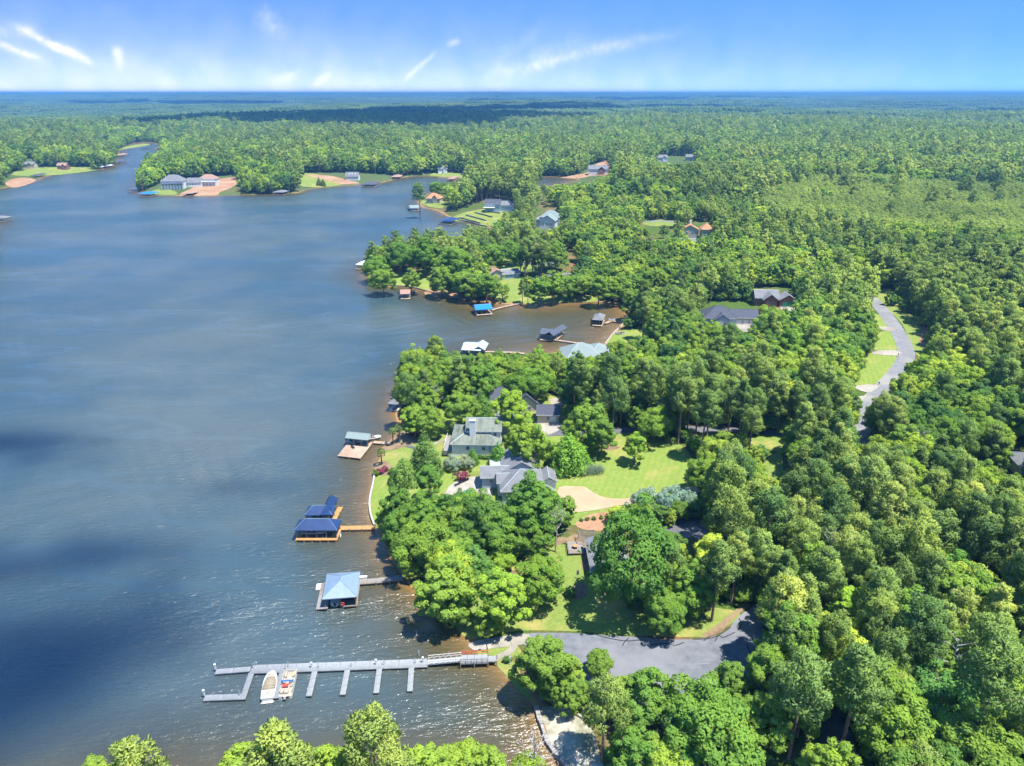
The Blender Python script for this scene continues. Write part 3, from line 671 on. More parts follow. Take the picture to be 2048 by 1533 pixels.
def conifer(seed, Ht=12.0, Rc=3.4, z0=.6, tiers=15, per=70, ln=.6, wd=.22, leaf='silver', droop=.25):
    """a cone of drooping boughs: cedar, spruce, cypress"""
    r = np.random.default_rng(seed); t = Tree(); Cc = []; cr = []
    for k in range(tiers):
        u_ = k / (tiers - 1); z = z0 + (Ht - z0) * u_ ** .9; rad = Rc * (1 - u_) ** .8 + .15; nb = max(3, int(9 * (1 - u_) + 3))
        for b in range(nb):
            a_ = 6.283 * b / nb + k * 1.3 + r.normal() * .2
            for f in ((.55, 1.0) if rad > 1.2 else (.8,)):
                Cc.append((rad * f * math.cos(a_), rad * f * math.sin(a_), z - droop * rad * f + r.normal() * .15)); cr.append(.34 * rad + .28)
    Cc = np.array(Cc); cr = np.array(cr)
    t.cV, t.cF, t.cN, t.cT = clump_leaves(Cc, cr, per, ln, wd, r, np.array([0, 0, Ht * .35]), 'needle', .4)
    th0 = .016 * Ht
    t.tV, t.tF = tube([(0, 0, -.5), (.05, 0, Ht * .5), (0, .05, Ht * .97)], [th0, th0 * .6, th0 * .1])
    t.zc, t.D = Ht * .42, Rc * 2.1; t.bark = 'bark'; t.leaf = leaf; return t

def tree_meshes(t, name):
    crown = mesh_np(name + '_crown', t.cV, t.cF, [M[t.leaf]], normals=t.cN, tone=t.cT)
    trunk = mesh_np(name + '_trunk', t.tV, t.tF, [M[t.bark]], smooth=True)
    return crown, trunk
def joined(t, name, with_trunk=True):
    if with_trunk:
        V_, F_ = cat_mesh([(t.cV, t.cF), (t.tV, t.tF)])
        nrm_ = np.concatenate([t.cN, unit(t.tV * np.array([1, 1, 0.0]) + 1e-4)]); tn = np.concatenate([t.cT, np.zeros(len(t.tV))])
        mi = np.r_[np.zeros(len(t.cF), int), np.ones(len(t.tF), int)]
    else: V_, F_, nrm_, tn, mi = t.cV, t.cF, t.cN, t.cT, np.zeros(len(t.cF), int)
    return mesh_np(name, V_, F_, [M[t.leaf], M[t.bark]], mi, nrm_, tn)
KINDS = {}
BROAD = [broadleaf(21, 15, 5.2, 2.6), broadleaf(22, 16, 4.6, 3.4, nclump=98, lobes=4), broadleaf(23, 14, 5.6, 2.6, nclump=122, per=130, gap=.1),
         broadleaf(24, 17, 4.3, 3.5, nclump=92, gap=.25), broadleaf(25, 15, 4.9, 2.0, nclump=112, lobes=6)]
PINES = [pine(31), pine(32, 23, 3.9, .55, 52), pine(33, 21, 3.4, .45, 56, cone=.8), pine(34, 22, 4.2, .58, 50, cone=.3)]
for k, t in enumerate(BROAD): t.meshes = tree_meshes(t, 'broadleaf_%d' % k)
for k, t in enumerate(PINES): t.meshes = tree_meshes(t, 'pine_%d' % k)

def place_size(px, py, wpx, t):
    """ground position and scale of a tree whose crown centre and crown width are read off the photo"""
    s = 1.0
    for _ in range(5):
        x, y = G(px, py, t.zc * s); z = float(H(x, y)) + t.zc * s
        dep = project(x, y, z)[2]; s = wpx * dep / FPX / t.D
    return x, y, s
def put_tree(t, name, x, y, s, rz, label, cat, group=None, tint=None, zs_=1.0, alpha=1.0):
    z = max(float(H(x, y)), .05)
    e = empty(name, (x, y, z), rz); e.scale = (s, s, s * zs_)
    c = link('crown', t.meshes[0], e); link('trunk', t.meshes[1], e)
    if tint: c.color = (*tint, alpha)
    tag(e, label, cat, group); return e
# ------------------------------------------------------------------ woods: scattered positions, kept off clearings and out of open views
POOL = []          # dicts of trees not read one by one off the photo
def scatter(y0, y1, step, seed):
    r = np.random.default_rng(seed)
    ys = np.arange(y0, y1, step); P = []
    for k, yy in enumerate(ys):
        xm = .76 * yy + 60
        xs = np.arange(-xm, xm, step) + (k % 2) * step / 2
        P.append(np.stack([xs, np.full_like(xs, yy)], 1))
    P = np.concatenate(P); P += (r.random(P.shape) - .5) * step * .85
    return P
def keep_land(P, margin=2.0):
    P = P[SD(P[:, 0], P[:, 1]) > margin]
    ok = np.ones(len(P), bool)
    for poly in CLEAR:
        xs = [p[0] for p in poly]; ys = [p[1] for p in poly]
        b = (P[:, 0] > min(xs)) & (P[:, 0] < max(xs)) & (P[:, 1] > min(ys)) & (P[:, 1] < max(ys))
        ix = np.where(b)[0]; ok[ix] &= ~in_poly(P[ix, 0], P[ix, 1], poly)
    return P[ok]
def views_open(P, zc, hh, rad):
    """True where the crown of a tree at P would leave the open views free"""
    x, y = P[:, 0], P[:, 1]; z = H(x, y); ok = np.ones(len(P), bool)
    pts = [(0, zc + hh * .95), (0, zc), (-rad * .95, zc), (rad * .95, zc), (-rad * .5, zc - hh * .5), (rad * .5, zc - hh * .5), (-rad * .55, zc + hh * .6), (rad * .55, zc + hh * .6), (0, zc - hh * .6), (0, zc * .4), (0, .8)]
    for dx, dz in pts:
        a_, b_, _ = project(x + dx, y, z + dz)
        for poly in OPEN_PX: ok &= ~in_poly(a_, b_, poly)
    return ok
PLANT = [G(*p) for p in [(1525,402),(1620,374),(1780,372),(2120,392),(2120,500),(1900,492),(1700,474),(1580,458),(1520,430)]]
MAN = []           # filled by the hand-placed trees: (x, y, radius)
# trees whose crowns are read off the photo: (x, y, crown width) in pixels, kind index, tint, label
LIGHT, DARK, BLUE, MID = (1.45, 1.3, 1.15), (.72, .8, .9), (.85, 1.0, 1.45), (1, 1, 1)
B, Pn = 'b', 'p'
HAND = [
 # near bank, crowns at the lower edge
 (262,1528,135,Pn,1,LIGHT,'pale green pine on the near bank apart from its neighbours'), (545,1522,165,Pn,0,LIGHT,'pale pine at the lake end of the near bank clump'),
 (640,1540,120,B,1,LIGHT,'lime green tree between two pines on the near bank'), (745,1468,135,Pn,3,LIGHT,'tallest pine on the near bank with bright tufted crown'),
 (845,1545,130,B,3,LIGHT,'yellow green tree right beside the tallest near-bank pine'), (930,1528,110,B,0,LIGHT,'lime round tree on the near bank facing the sandy patch'), (1055,1545,90,B,2,LIGHT,'small lime tree on the near bank across from the sand wall'),
 # by the ramp and lot
 (1085,1318,112,B,3,MID,'tall leafy tree standing between boat ramp and parking lot'), (1140,1385,72,B,4,MID,'low leafy tree below the ramp tree at the lot edge'), (1212,1395,104,Pn,3,(1.25,1.2,1.1),'pale pine with bare leaning trunk beside the parking lot'),
 (1295,1385,112,B,1,(.9,1,1.05),'forked tree with visible branches over the parking lot'), (1105,1375,60,B,0,DARK,'dark bush-like tree beside the seawall corner'), (1200,1330,44,B,2,MID,'small tree poking up at the lot edge'),
 (1420,1450,205,B,2,(.9,1,1),'massive round oak overhanging the parking lot'), (1268,1500,110,B,4,(.8,.95,1),'dark tree behind the sandy patch'), (1330,1520,120,B,0,LIGHT,'light green tree at the foot of the massive oak'),
 (1530,1440,110,B,1,MID,'leafy tree beside the massive oak'), (1610,1355,130,Pn,3,(1,1.1,1.15),'broad tufted pine near the lot bend'), (1720,1340,130,Pn,1,(.9,1,1.05),'spreading pine with dark bare trunk above the lower drive'),
 (1890,1385,150,B,2,(.75,1.0,1.5),'blue green round tree in the lower woods'), (2000,1330,150,Pn,1,(.9,1,1.05),'large dark pine beside the blue green tree'), (1580,1210,110,B,4,MID,'leafy tree at the bend of the parking lot'), (1560,1130,80,B,0,LIGHT,'light green tree above the lot bend'),
 (1700,1210,90,B,3,(1.5,1.5,1),'yellow green tree with pale trunk in the lower woods'), (1880,1140,130,B,2,(.75,.95,1.1),'dark rounded tree in the middle woods'), (1830,1230,120,B,1,(.95,1.05,1.1),'grey green tree in the lower woods'), (1800,1450,170,B,4,(1.1,1.1,1),'wide tree at the foot of the spreading pine'), (1950,1490,170,B,0,MID,'wide leafy tree in the lowest woods'),
 # lawn between the lot and the lake
 (1262,1130,178,B,2,(.68,.84,.95),'huge dark oak beside the long grey roof'), (1380,1170,104,B,4,(.9,1,.95),'leafy tree behind the tar-lined lot edge'), (1440,1115,84,Pn,1,(1,1.05,1.1),'pine with long bare trunk at the lot edge'), (1330,1215,92,B,0,(.85,.95,.95),'lower bough tree of the oak group'),
 (1005,1185,100,B,3,(1.45,1.4,1.1),'drooping lime green tree on the ramp lawn'), (1082,1152,108,B,0,(.95,1,.85),'open dark green tree in the middle of the ramp lawn'), (890,1170,122,B,1,(1.25,1.2,1.15),'willowy pale tree leaning over the water by the pier'), (952,1130,78,B,4,(.8,.95,1.3),'grey green tree behind the lime one'), (1000,1115,60,B,2,(1.4,1.35,1),'lime tree behind the ramp lawn'),
 (845,1080,120,B,2,(1.05,1.05,1),'broad tree over the shore by the orange walkway'), (905,1210,80,B,0,(1,1,.95),'low tree at the waterline next to the ramp'), (800,1050,80,B,4,(.75,.88,.9),'dark tree next to the seawall end'), (880,1022,70,B,1,(.7,.85,.9),'dark tree on the shore lawn edge'), (858,955,56,B,3,(.75,.9,.95),'slim dark tree on the shore lawn'),
 (948,1012,84,B,0,(.85,.95,.9),'tree shading the swimming pool'), (1064,1000,116,B,1,(.72,.86,.92),'tall dark tree in front of the grey gabled house'), (935,1062,90,B,2,(.8,.92,.9),'dark tree below the pool terrace'), (1005,1062,96,B,4,(.85,.95,.9),'rounded tree below the grey gabled house'), (1075,1065,84,B,0,(.8,.9,.9),'tree beside the timber deck'), (1130,1015,48,B,3,(1,1,.9),'thin ragged tree on the edge of the tan driveway'), (905,1105,90,B,0,(1,1.05,1),'leafy tree on the shore above the pier'),
 # around the white house and the lawn
 (1062,880,84,B,1,(1.2,1.15,1),'light tree beside the white house'), (1172,845,92,B,4,(1.05,1.05,1),'large tree between the slate garage and the big lawn'), (1205,862,60,B,3,(.9,.95,1),'dark tree at the edge of the asphalt drive'), (1272,888,48,B,3,(1.35,1.3,1),'small isolated tree on the big lawn'), (1410,940,80,B,0,(1,1,.95),'leafy tree on the woods edge of the big lawn'), (1312,840,80,B,2,(1.1,1.1,1),'tree over the asphalt drive'),
 (1450,958,88,Pn,1,(1.1,1.1,1),'pine on the woods edge of the big lawn'), (1466,1015,92,Pn,3,(1.15,1.1,1),'broad pine over the tan driveway end'),
 (922,812,74,B,0,(1.05,1.05,1),'round tree on the lakeside lawn'), (812,770,56,Pn,3,(.75,.9,.9),'dark tree on the point by the small dock house'), (846,800,64,B,1,(1,1,.95),'tree on the point beside the grassy slope'), (828,835,50,B,3,(1.3,1.25,1.1),'light feathery tree over the palmettos'), (860,838,60,B,4,(1.05,1.05,.95),'spreading tree next to the palmettos'), (875,770,70,B,2,(.95,1,.95),'tree behind the point'), (1022,812,74,B,3,(1.45,1.35,1),'lime tree in front of the slate-roofed house'),
 (960,760,80,B,4,(.85,.95,.95),'dark tree behind the slate-roofed house'), (1060,760,84,B,2,(.9,1,.95),'broad tree behind the slate-roofed house'), (996,728,46,B,0,(1.3,1.25,1),'light tree by the pale metal boathouse'), (903,752,72,B,4,(1.1,1.1,1),'light tree on the cove point'), (1078,722,62,B,1,(1.1,1.1,1),'tree beside the grey green hipped roof'), (1165,750,74,B,0,(1.1,1.1,1),'tree in front of the grey green hipped roof'),
 # far point
 (752,530,56,B,2,(.9,1,.95),'round tree at the tip of the far point'), (765,555,54,B,0,(1.05,1.05,1),'bright tree at the waterline of the far point'), (822,556,40,B,1,(1,1,1),'tree by the brown-roofed boathouse'), (882,556,56,B,4,(1.05,1.05,1),'tree on the point lawn edge'), (930,562,60,B,0,(1.05,1.05,1),'tree beside the bright blue boathouse'), (972,568,46,B,3,(.85,.95,.95),'dark tree next to the bright blue boathouse'),
 (800,505,70,B,2,(.72,.85,.9),'dark oak on the crest of the far point'), (850,500,60,B,1,(.75,.88,.9),'dark oak in the row along the far point'), (905,520,70,B,4,(1,1.05,1),'lighter tree amid the far point oaks'), (1265,600,44,B,3,(.95,1,1),'slim tree at the head of the cove'), (1290,610,38,Pn,1,(1,1,1),'bare-trunked pine at the head of the cove'),
 (480,1545,120,B,1,LIGHT,'low lime tree next to the lake end pine'), (600,1545,120,Pn,2,LIGHT,'pale pine behind the near bank lime tree'), (695,1535,105,B,4,LIGHT,'lime bushy tree at the foot of the tallest near-bank pine'), (795,1545,110,Pn,0,LIGHT,'pale low pine beside the tallest near-bank pine'), (888,1550,100,B,0,LIGHT,'low yellow green tree beside the near bank lime tree'), (985,1552,105,B,4,LIGHT,'low pale tree between the round lime trees'), (195,1560,100,B,1,LIGHT,'low light tree beside the lone near-bank pine'),
 (1050,492,34,Pn,1,(.9,1,1),'bare-trunked pine in front of the red brick house'), (1066,490,34,Pn,0,(.95,1,1),'tall pine beside the forked drive'), (1084,494,36,Pn,3,(1,1,1),'third pine of the row above the forked drive'), (1020,497,54,B,2,(.8,.9,.92),'dark oak above the forked drive'), (982,505,56,B,0,(.85,.95,.95),'oak behind the brown-grey low house'), (1112,505,54,B,4,(1,1,1),'round tree at the end of the forked drive'), (1040,515,40,B,1,(.8,.9,.92),'dark tree hiding the red brick house'), (1078,517,34,B,3,(.85,.95,.95),'slim tree before the red brick house'), (945,495,58,B,2,(.85,.95,.95),'oak at the root of the far point'),
 (1078,574,42,B,3,(1,1.05,1),'slim tree above the sandy cove bank'), (1105,566,50,B,1,(1.1,1.1,1),'light tree in the row above the cove bank'), (1135,570,44,B,4,(1,1.05,1),'rounded tree in the row above the cove bank'), (1165,565,50,B,0,(1.15,1.1,1),'tallest tree in the row above the cove bank'), (1198,572,46,B,3,(1.05,1.05,1),'open tree near the head of the cove bank'), (1228,576,44,B,1,(1,1,1),'tree at the corner of the cove bank'), (1045,572,20,Pn,2,(.9,1,1),'young pine on the cove bank grass'), (1056,580,18,Pn,2,(.9,1,1),'second young pine on the cove bank grass'),
 (838,380,30,Pn,1,(.8,.9,.9),'pine on the terracotta house headland'), (872,374,30,B,0,(.9,1,1),'tree behind the terracotta house'),
]
RG = np.random.default_rng(5)
for (px, py, w_, kd, ix, tint, lab) in HAND:
    t = (BROAD if kd == B else PINES)[ix]
    x, y, s = place_size(px, py, w_, t); s = min(max(s, .45), 2.0)
    n_ = 'broadleaf_tree' if kd == B else 'pine_tree'
    put_tree(t, n_, x, y, s, RG.random() * 6.28, lab, 'tree' if kd == B else 'pine tree', None, tint, 1.22 if 'huge' in lab else (.86 if kd == B else .95), 0.0)
    MAN.append((x, y, s * t.D * .5))
nb = sum(1 for h_ in HAND if h_[3] == B); npn = len(HAND) - nb

NEARBANK = [(-400,-50),(60,-50),(47,80),(44,92),(30,97),(-400,97)]
P1 = keep_land(scatter(70, 470, 4.9, 1), 2.5); P2 = keep_land(scatter(470, 1250, 6.0, 2), 3); P3 = keep_land(scatter(1250, 2700, 8.8, 3), 4)
P1 = P1[~in_poly(P1[:, 0], P1[:, 1], NEARBANK)]
PX_ = [p[0] for p in PLANT]; PY_ = [p[1] for p in PLANT]
P4 = scatter(min(PY_), max(PY_), 3.7, 17); P4 = P4[in_poly(P4[:, 0], P4[:, 1], PLANT)]
P2 = P2[~in_poly(P2[:, 0], P2[:, 1], PLANT) | (RG.random(len(P2)) < .03)]
PP = np.concatenate([P1, P2, P3, P4])
if MAN:
    mm = np.array(MAN); ok = np.ones(len(PP), bool)
    for x, y, r_ in mm: ok &= np.hypot(PP[:, 0] - x, PP[:, 1] - y) > r_ * .75
    NP4 = int(ok[-len(P4):].sum()); PP = PP[ok]
n = len(PP); D_ = np.hypot(PP[:, 0], PP[:, 1])
plant = np.arange(n) >= n - NP4
pf = vnoise(PP[:, 0] / 70, PP[:, 1] / 70, 21) * .6 + vnoise(PP[:, 0] / 240, PP[:, 1] / 240, 22) * .5
lakeside = SD(PP[:, 0], PP[:, 1]) < 28
isp = (RG.random(n) < np.clip((pf - .42) * 3.2 + .27, .05, .95) * np.where(lakeside, .3, 1) * np.where(D_ > 900, .5, 1)) | plant
sc = np.where(isp, .72 + .5 * RG.random(n), .6 + .62 * RG.random(n)) * np.where(D_ > 700, .85 + .55 * RG.random(n), 1)
sc = np.where(D_ < 700, sc * .84, sc)
sc = np.where(plant, .52 + .16 * RG.random(n), sc)
ok = np.zeros(n, bool)
for flag in (True, False):
    ix = np.where(isp == flag)[0]; ref = PINES[0] if flag else BROAD[0]
    zc, hh, rd = (16, 5.5, 3.7) if flag else (8.8, 6, 5.2)
    near = np.where(D_[ix] < 1300, True, False)
    res = np.ones(len(ix), bool)
    for lo in np.arange(.2, 2.3, .1):
        k = (sc[ix] >= lo) & (sc[ix] < lo + .1) & near
        if k.any(): res[k] = views_open(PP[ix[k]], zc * (lo + .05), hh * (lo + .05), rd * (lo + .05))
    ok[ix] = res
# small understory where a full tree would block a view
small = ~ok & (D_ < 500) & (RG.random(n) < .5)
ixs = np.where(small)[0]
if len(ixs):
    r2 = views_open(PP[ixs], 2.6, 2.0, 1.8); ok[ixs] = r2; sc[ixs] = .26 + .12 * RG.random(len(ixs)); isp[ixs] = False
PP, isp, sc, D_, plant = PP[ok], isp[ok], sc[ok], D_[ok], plant[ok]
z_ = H(PP[:, 0], PP[:, 1])
sx, sy, dep = project(PP[:, 0], PP[:, 1], z_ + np.where(isp, 16, 9) * sc)
inview = (sx > -20) & (sx < 2068) & (sy > 0) & (sy < 1570)
size = np.where(isp, 7.6, 10.6) * sc * FPX / dep * inview
indiv = np.zeros(len(PP), bool)
for flag, cnt in ((False, 300 - nb), (True, 300 - npn)):
    ix = np.where((isp == flag) & ~plant)[0]; top = ix[np.argsort(-size[ix])[:cnt]]; indiv[top] = True
PLACES = [(1150,1300,'beside the parking lot'), (1480,1300,'around the bend of the parking lot'), (1700,1400,'in the lower woods along the narrow drive'), (1950,1400,'in the lower woods by the blue green tree'), (1600,1080,'in the woods above the parking lot bend'), (1850,1050,'in the woods below the grey road'),
 (1450,960,'along the woods edge of the big lawn'), (1500,800,'in the woods between the asphalt drive and the grey road'), (1320,780,'in the woods behind the big lawn'), (1200,740,'around the grey green hipped roof'), (950,760,'around the slate-roofed house'), (900,1080,'on the shore below the pool terrace'), (1900,720,'in the woods outside the road bend'), (1650,620,'in the woods beside the brown brick house'),
 (1420,560,'behind the navy-roofed house'), (1150,560,'behind the head of the cove'), (850,530,'on the far point'), (1250,460,'in the woods below the terracotta-roofed villa'), (1000,380,'on the terraced headland'), (750,1500,'on the near bank'), (1080,1400,'beside the seawall')]
pc = np.array([(a_, b_) for a_, b_, _ in PLACES], float)
VAR = RG.integers(0, 1000, len(PP)); ROT = RG.random(len(PP)) * 6.28
TN = {False: [((.78, .88, .92), 'dark green'), (MID, 'mid green'), ((1.3, 1.22, 1.05), 'light green'), ((1, 1, 1), 'mid green')], True: [((.85, .95, 1), 'dark'), (MID, 'olive green'), ((1.2, 1.15, 1.05), 'pale')]}
for k in np.where(indiv)[0]:
    f = bool(isp[k]); lst = PINES if f else BROAD; t = lst[VAR[k] % len(lst)]
    place = PLACES[int(np.argmin(np.hypot(pc[:, 0] - sx[k], (pc[:, 1] - sy[k]) * 1.3)))][2]
    tn, word = TN[f][VAR[k] // 7 % len(TN[f])]
    kindw = ('young ' if sc[k] < .55 else ('tall ' if sc[k] > 1.05 else '')) + ('pine' if f else 'broadleaf tree')
    put_tree(t, 'pine_tree' if f else 'broadleaf_tree', PP[k, 0], PP[k, 1], float(sc[k]), float(ROT[k]), f'{word} {kindw} {place}', 'pine tree' if f else 'tree', f'{word} {kindw}s {place}', tn, .92 + .16 * (VAR[k] % 10) / 10)
# the rest of the woods: one object, instanced
protos = [joined(t, 'woods_a%d' % k) for k, t in enumerate(BROAD)] + [joined(t, 'woods_b%d' % k) for k, t in enumerate(PINES)]
MIDB = [broadleaf(41 + k, 15, 5.0, 2.2, 52, 30, 1.0, .85, gap=.15) for k in range(4)]
MIDP = [pine(51 + k, 21, 4.0, .48, 32, 34, 1.15, .6, cone=.15 * k) for k in range(3)]
FARB = [broadleaf(61 + k, 15, 5.4, 1.5, 30, 13, 1.8, 1.6, gap=.12) for k in range(3)]
FARP = [pine(71 + k, 20, 4.4, .4, 20, 13, 1.9, 1.2, cone=.1) for k in range(2)]
protos += [joined(t, 'woods_c%d' % k) for k, t in enumerate(MIDB)] + [joined(t, 'woods_d%d' % k) for k, t in enumerate(MIDP)]
protos += [joined(t, 'woods_e%d' % k, True) for k, t in enumerate(FARB)] + [joined(t, 'woods_f%d' % k, True) for k, t in enumerate(FARP)]
base = {'hb': (0, 5), 'hp': (5, 4), 'mb': (9, 4), 'mp': (13, 3), 'fb': (16, 3), 'fp': (19, 2)}
rest = np.where(~indiv)[0]
idx = np.zeros(len(rest), int)
for q_, k in enumerate(rest):
    lod = 'h' if D_[k] < 330 else ('m' if D_[k] < 900 else 'f')
    b0, c_ = base[lod + ('p' if isp[k] else 'b')]; idx[q_] = b0 + VAR[k] % c_
idx[plant[rest]] = 26
# bushes and saplings under the near woods
U = keep_land(scatter(95, 430, 4.3, 23), 1.5); U = U[~in_poly(U[:, 0], U[:, 1], NEARBANK)]; U = U[views_open(U, 2.2, 1.6, 1.6)]; us = .2 + .22 * RG.random(len(U))
pts = [np.column_stack([PP[rest], z_[rest]])]; ids = [idx]; scl = [np.column_stack([sc[rest]] * 3)]; rots = [ROT[rest]]
pts.append(np.column_stack([U, H(U[:, 0], U[:, 1])])); ids.append(RG.integers(0, 5, len(U))); scl.append(np.column_stack([us * 1.25, us * 1.25, us])); rots.append(RG.random(len(U)) * 6.28)
# very far woods as stands of crowns
def stand(seed, size_, ncr, rad, ht):
    r = np.random.default_rng(seed); ico = bmesh.new(); bmesh.ops.create_icosphere(ico, subdivisions=1, radius=1)
    IV = np.array([v.co[:] for v in ico.verts]); IF = np.array([[v.index for v in f.verts] for f in ico.faces]); ico.free()
    Vs, Fs, Tn = [], [], []
    for k in range(ncr):
        c = (r.random(2) - .5) * size_; rr_ = rad * (.7 + .7 * r.random()); hh_ = ht * (.7 + .5 * r.random())
        v = IV * (1 + .35 * (r.random((len(IV), 1)) - .5)) * np.array([rr_, rr_, rr_ * 1.3]) + np.array([c[0], c[1], hh_])
        Vs.append(v); Fs.append(IF + 12 * 0 + len(IV) * k); Tn.append(np.full(len(IV), r.random()))
    return mesh_np('woods_g%d' % seed, np.concatenate(Vs), np.concatenate(Fs), [M['canopy']], tone=np.concatenate(Tn), smooth=True)
protos += [stand(1, 95, 110, 5.2, 11), stand(2, 95, 100, 5.6, 12), stand(3, 95, 130, 4.4, 13), stand(4, 330, 260, 15, 14), stand(5, 330, 230, 17, 13)]
MIDP[0].leaf = 'young'; protos.append(joined(MIDP[0], 'woods_h0'))
for lo, hi, st, i0, ni in ((2650, 8200, 78, 21, 3), (8200, 26000, 290, 24, 2)):
    Q = scatter(lo * .6, hi, st, 9); d_ = np.hypot(Q[:, 0], Q[:, 1]); Q = Q[(d_ > lo) & (d_ < hi)]
    k_ = ((Q[:, 0] - POND[0]) / (POND[2] + 90)) ** 2 + ((Q[:, 1] - POND[1]) / (POND[3] * 2.2 + 150)) ** 2 > 1
    Q = Q[k_]
    pts.append(np.column_stack([Q, H(Q[:, 0], Q[:, 1]) - 1])); ids.append(i0 + RG.integers(0, ni, len(Q))); scl.append(np.column_stack([np.ones(len(Q))] * 2 + [.7 + .6 * RG.random(len(Q))])); rots.append(RG.random(len(Q)) * 6.28)
pts, ids, scl, rots = (np.concatenate(v) for v in (pts, ids, scl, rots))
print('woods', len(pts), 'individual', int(indiv.sum()) + len(HAND))
pc_ = bpy.data.collections.new('woods_shapes')
for k, m_ in enumerate(protos):
    o = bpy.data.objects.new('woods_shape_%02d' % k, m_); pc_.objects.link(o)
me = bpy.data.meshes.new('woodland'); me.vertices.add(len(pts)); me.vertices.foreach_set('co', pts.astype(np.float32).ravel())
for nm, ty, val, at in (('pick', 'INT', ids.astype(np.int32), 'value'), ('size', 'FLOAT_VECTOR', scl.astype(np.float32).ravel(), 'vector'), ('turn', 'FLOAT', rots.astype(np.float32), 'value')):
    a = me.attributes.new(nm, ty, 'POINT'); a.data.foreach_set(at, val)
woods = tag(link('woodland', me), 'continuous mixed pine and hardwood forest stretching to the horizon', 'forest', None, 'stuff')
ng = bpy.data.node_groups.new('scatter_woods', 'GeometryNodeTree')
ng.interface.new_socket('Geometry', in_out='INPUT', socket_type='NodeSocketGeometry'); ng.interface.new_socket('Geometry', in_out='OUTPUT', socket_type='NodeSocketGeometry')
gi, go = ng.nodes.new('NodeGroupInput'), ng.nodes.new('NodeGroupOutput')
iop = ng.nodes.new('GeometryNodeInstanceOnPoints'); ci = ng.nodes.new('GeometryNodeCollectionInfo')
ci.inputs['Collection'].default_value = pc_; ci.inputs['Separate Children'].default_value = True; ci.inputs['Reset Children'].default_value = True
def named(nm, ty):
    n_ = ng.nodes.new('GeometryNodeInputNamedAttribute'); n_.data_type = ty; n_.inputs[0].default_value = nm; return n_.outputs[0]
cx = ng.nodes.new('ShaderNodeCombineXYZ'); L = ng.links.new
L(gi.outputs[0], iop.inputs['Points']); L(ci.outputs[0], iop.inputs['Instance']); iop.inputs['Pick Instance'].default_value = True
L(named('pick', 'INT'), iop.inputs['Instance Index']); L(named('turn', 'FLOAT'), cx.inputs[2]); L(cx.outputs[0], iop.inputs['Rotation']); L(named('size', 'FLOAT_VECTOR'), iop.inputs['Scale'])
L(iop.outputs[0], go.inputs[0])
md = woods.modifiers.new('scatter', 'NODES'); md.node_group = ng
# ------------------------------------------------------------------ building kit
M['white'] = surface('white_siding', (.62, .63, .63), .06, .8, .6, stripes=(2, 4.0, .25))
M['trim'] = surface('white_trim', (.6, .6, .59), .04, 1, .5)
M['cream'] = surface('cream_wall', (.42, .37, .29), .08, .8, .8)
M['brick'] = surface('brown_brick', (.26, .12, .07), .25, 3, .85, stripes=(2, 5.0, .35))
M['redbrick'] = surface('red_brick', (.34, .13, .08), .25, 3, .85, stripes=(2, 5.0, .3))
M['bluewall'] = surface('pale_blue_siding', (.38, .45, .5), .06, .8, .6, stripes=(2, 4.0, .25))
M['tealwall'] = surface('grey_teal_wall', (.30, .37, .40), .08, .8, .7)
M['glass'] = surface('window_glass', (.03, .045, .06), .2, .6, .08, spec=.6)
M['r_moss'] = surface('mossy_shingles', (.155, .175, .145), .16, 2.5, .9, big=(.07, .08, .062), stripes=(1, 3.0, .2))
M['r_grey'] = surface('grey_shingles', (.15, .156, .168), .14, 2.5, .9, c2=(.125, .13, .14), stripes=(1, 3.0, .2))
M['r_slate'] = surface('slate_shingles', (.055, .062, .085), .2, 2.5, .85, stripes=(1, 3.0, .2))
M['r_green'] = surface('grey_green_shingles', (.17, .215, .21), .12, 2.5, .9, stripes=(1, 3.0, .2))
M['r_navy'] = surface('navy_metal', (.014, .038, .115), .2, .8, .38, stripes=(0, 2.4, .5), spec=.5)
M['r_blue'] = surface('bright_blue_metal', (.01, .16, .48), .15, .8, .4, stripes=(0, 2.2, .35), spec=.5)
M['r_steel'] = surface('steel_blue_metal', (.15, .215, .29), .1, .8, .45, stripes=(0, 2.4, .3), spec=.5)
M['r_pale'] = surface('pale_metal', (.34, .41, .43), .08, .8, .4, stripes=(0, 2.4, .25), spec=.5)
M['r_dark'] = surface('charcoal_metal', (.06, .07, .095), .15, .8, .45, stripes=(0, 2.4, .4), spec=.5)
M['r_brown'] = surface('brown_shingles', (.27, .17, .13), .2, 2.5, .9)
M['r_terra'] = surface('terracotta_tiles', (.4, .19, .095), .2, 2.5, .85, stripes=(0, 3.0, .25))
M['r_rose'] = surface('rose_metal', (.3, .17, .135), .12, 1, .6, stripes=(0, 2.0, .25))
M['wood_orange'] = surface('honey_timber', (.36, .19, .07), .18, 1.2, .7, stripes=(0, 6.0, .35))
M['wood_tan'] = surface('tan_timber', (.3, .215, .15), .22, 1.2, .8, c2=(.36, .28, .21), stripes=(0, 6.0, .45))
M['wood_grey'] = surface('grey_timber', (.2, .19, .18), .2, 1.2, .85, c2=(.17, .145, .12), stripes=(0, 6.0, .45))
M['dock_grey'] = surface('grey_dock_boards', (.225, .24, .25), .2, 1.0, .85, c2=(.155, .165, .172), stripes=(0, 3.0, .3))
M['post'] = surface('timber_post', (.25, .19, .14), .25, 2, .85)
M['metal'] = surface('galvanised_metal', (.55, .57, .58), .1, 2, .4, metallic=.6)
M['black'] = surface('black_paint', (.018, .018, .02), .2, 2, .5)
M['gel'] = surface('white_gelcoat', (.5, .49, .46), .06, 1, .35, spec=.5)
M['canvas'] = surface('beige_canvas', (.27, .225, .155), .1, 2, .85)
M['vinyl'] = surface('cream_vinyl', (.34, .3, .24), .12, 2, .5)
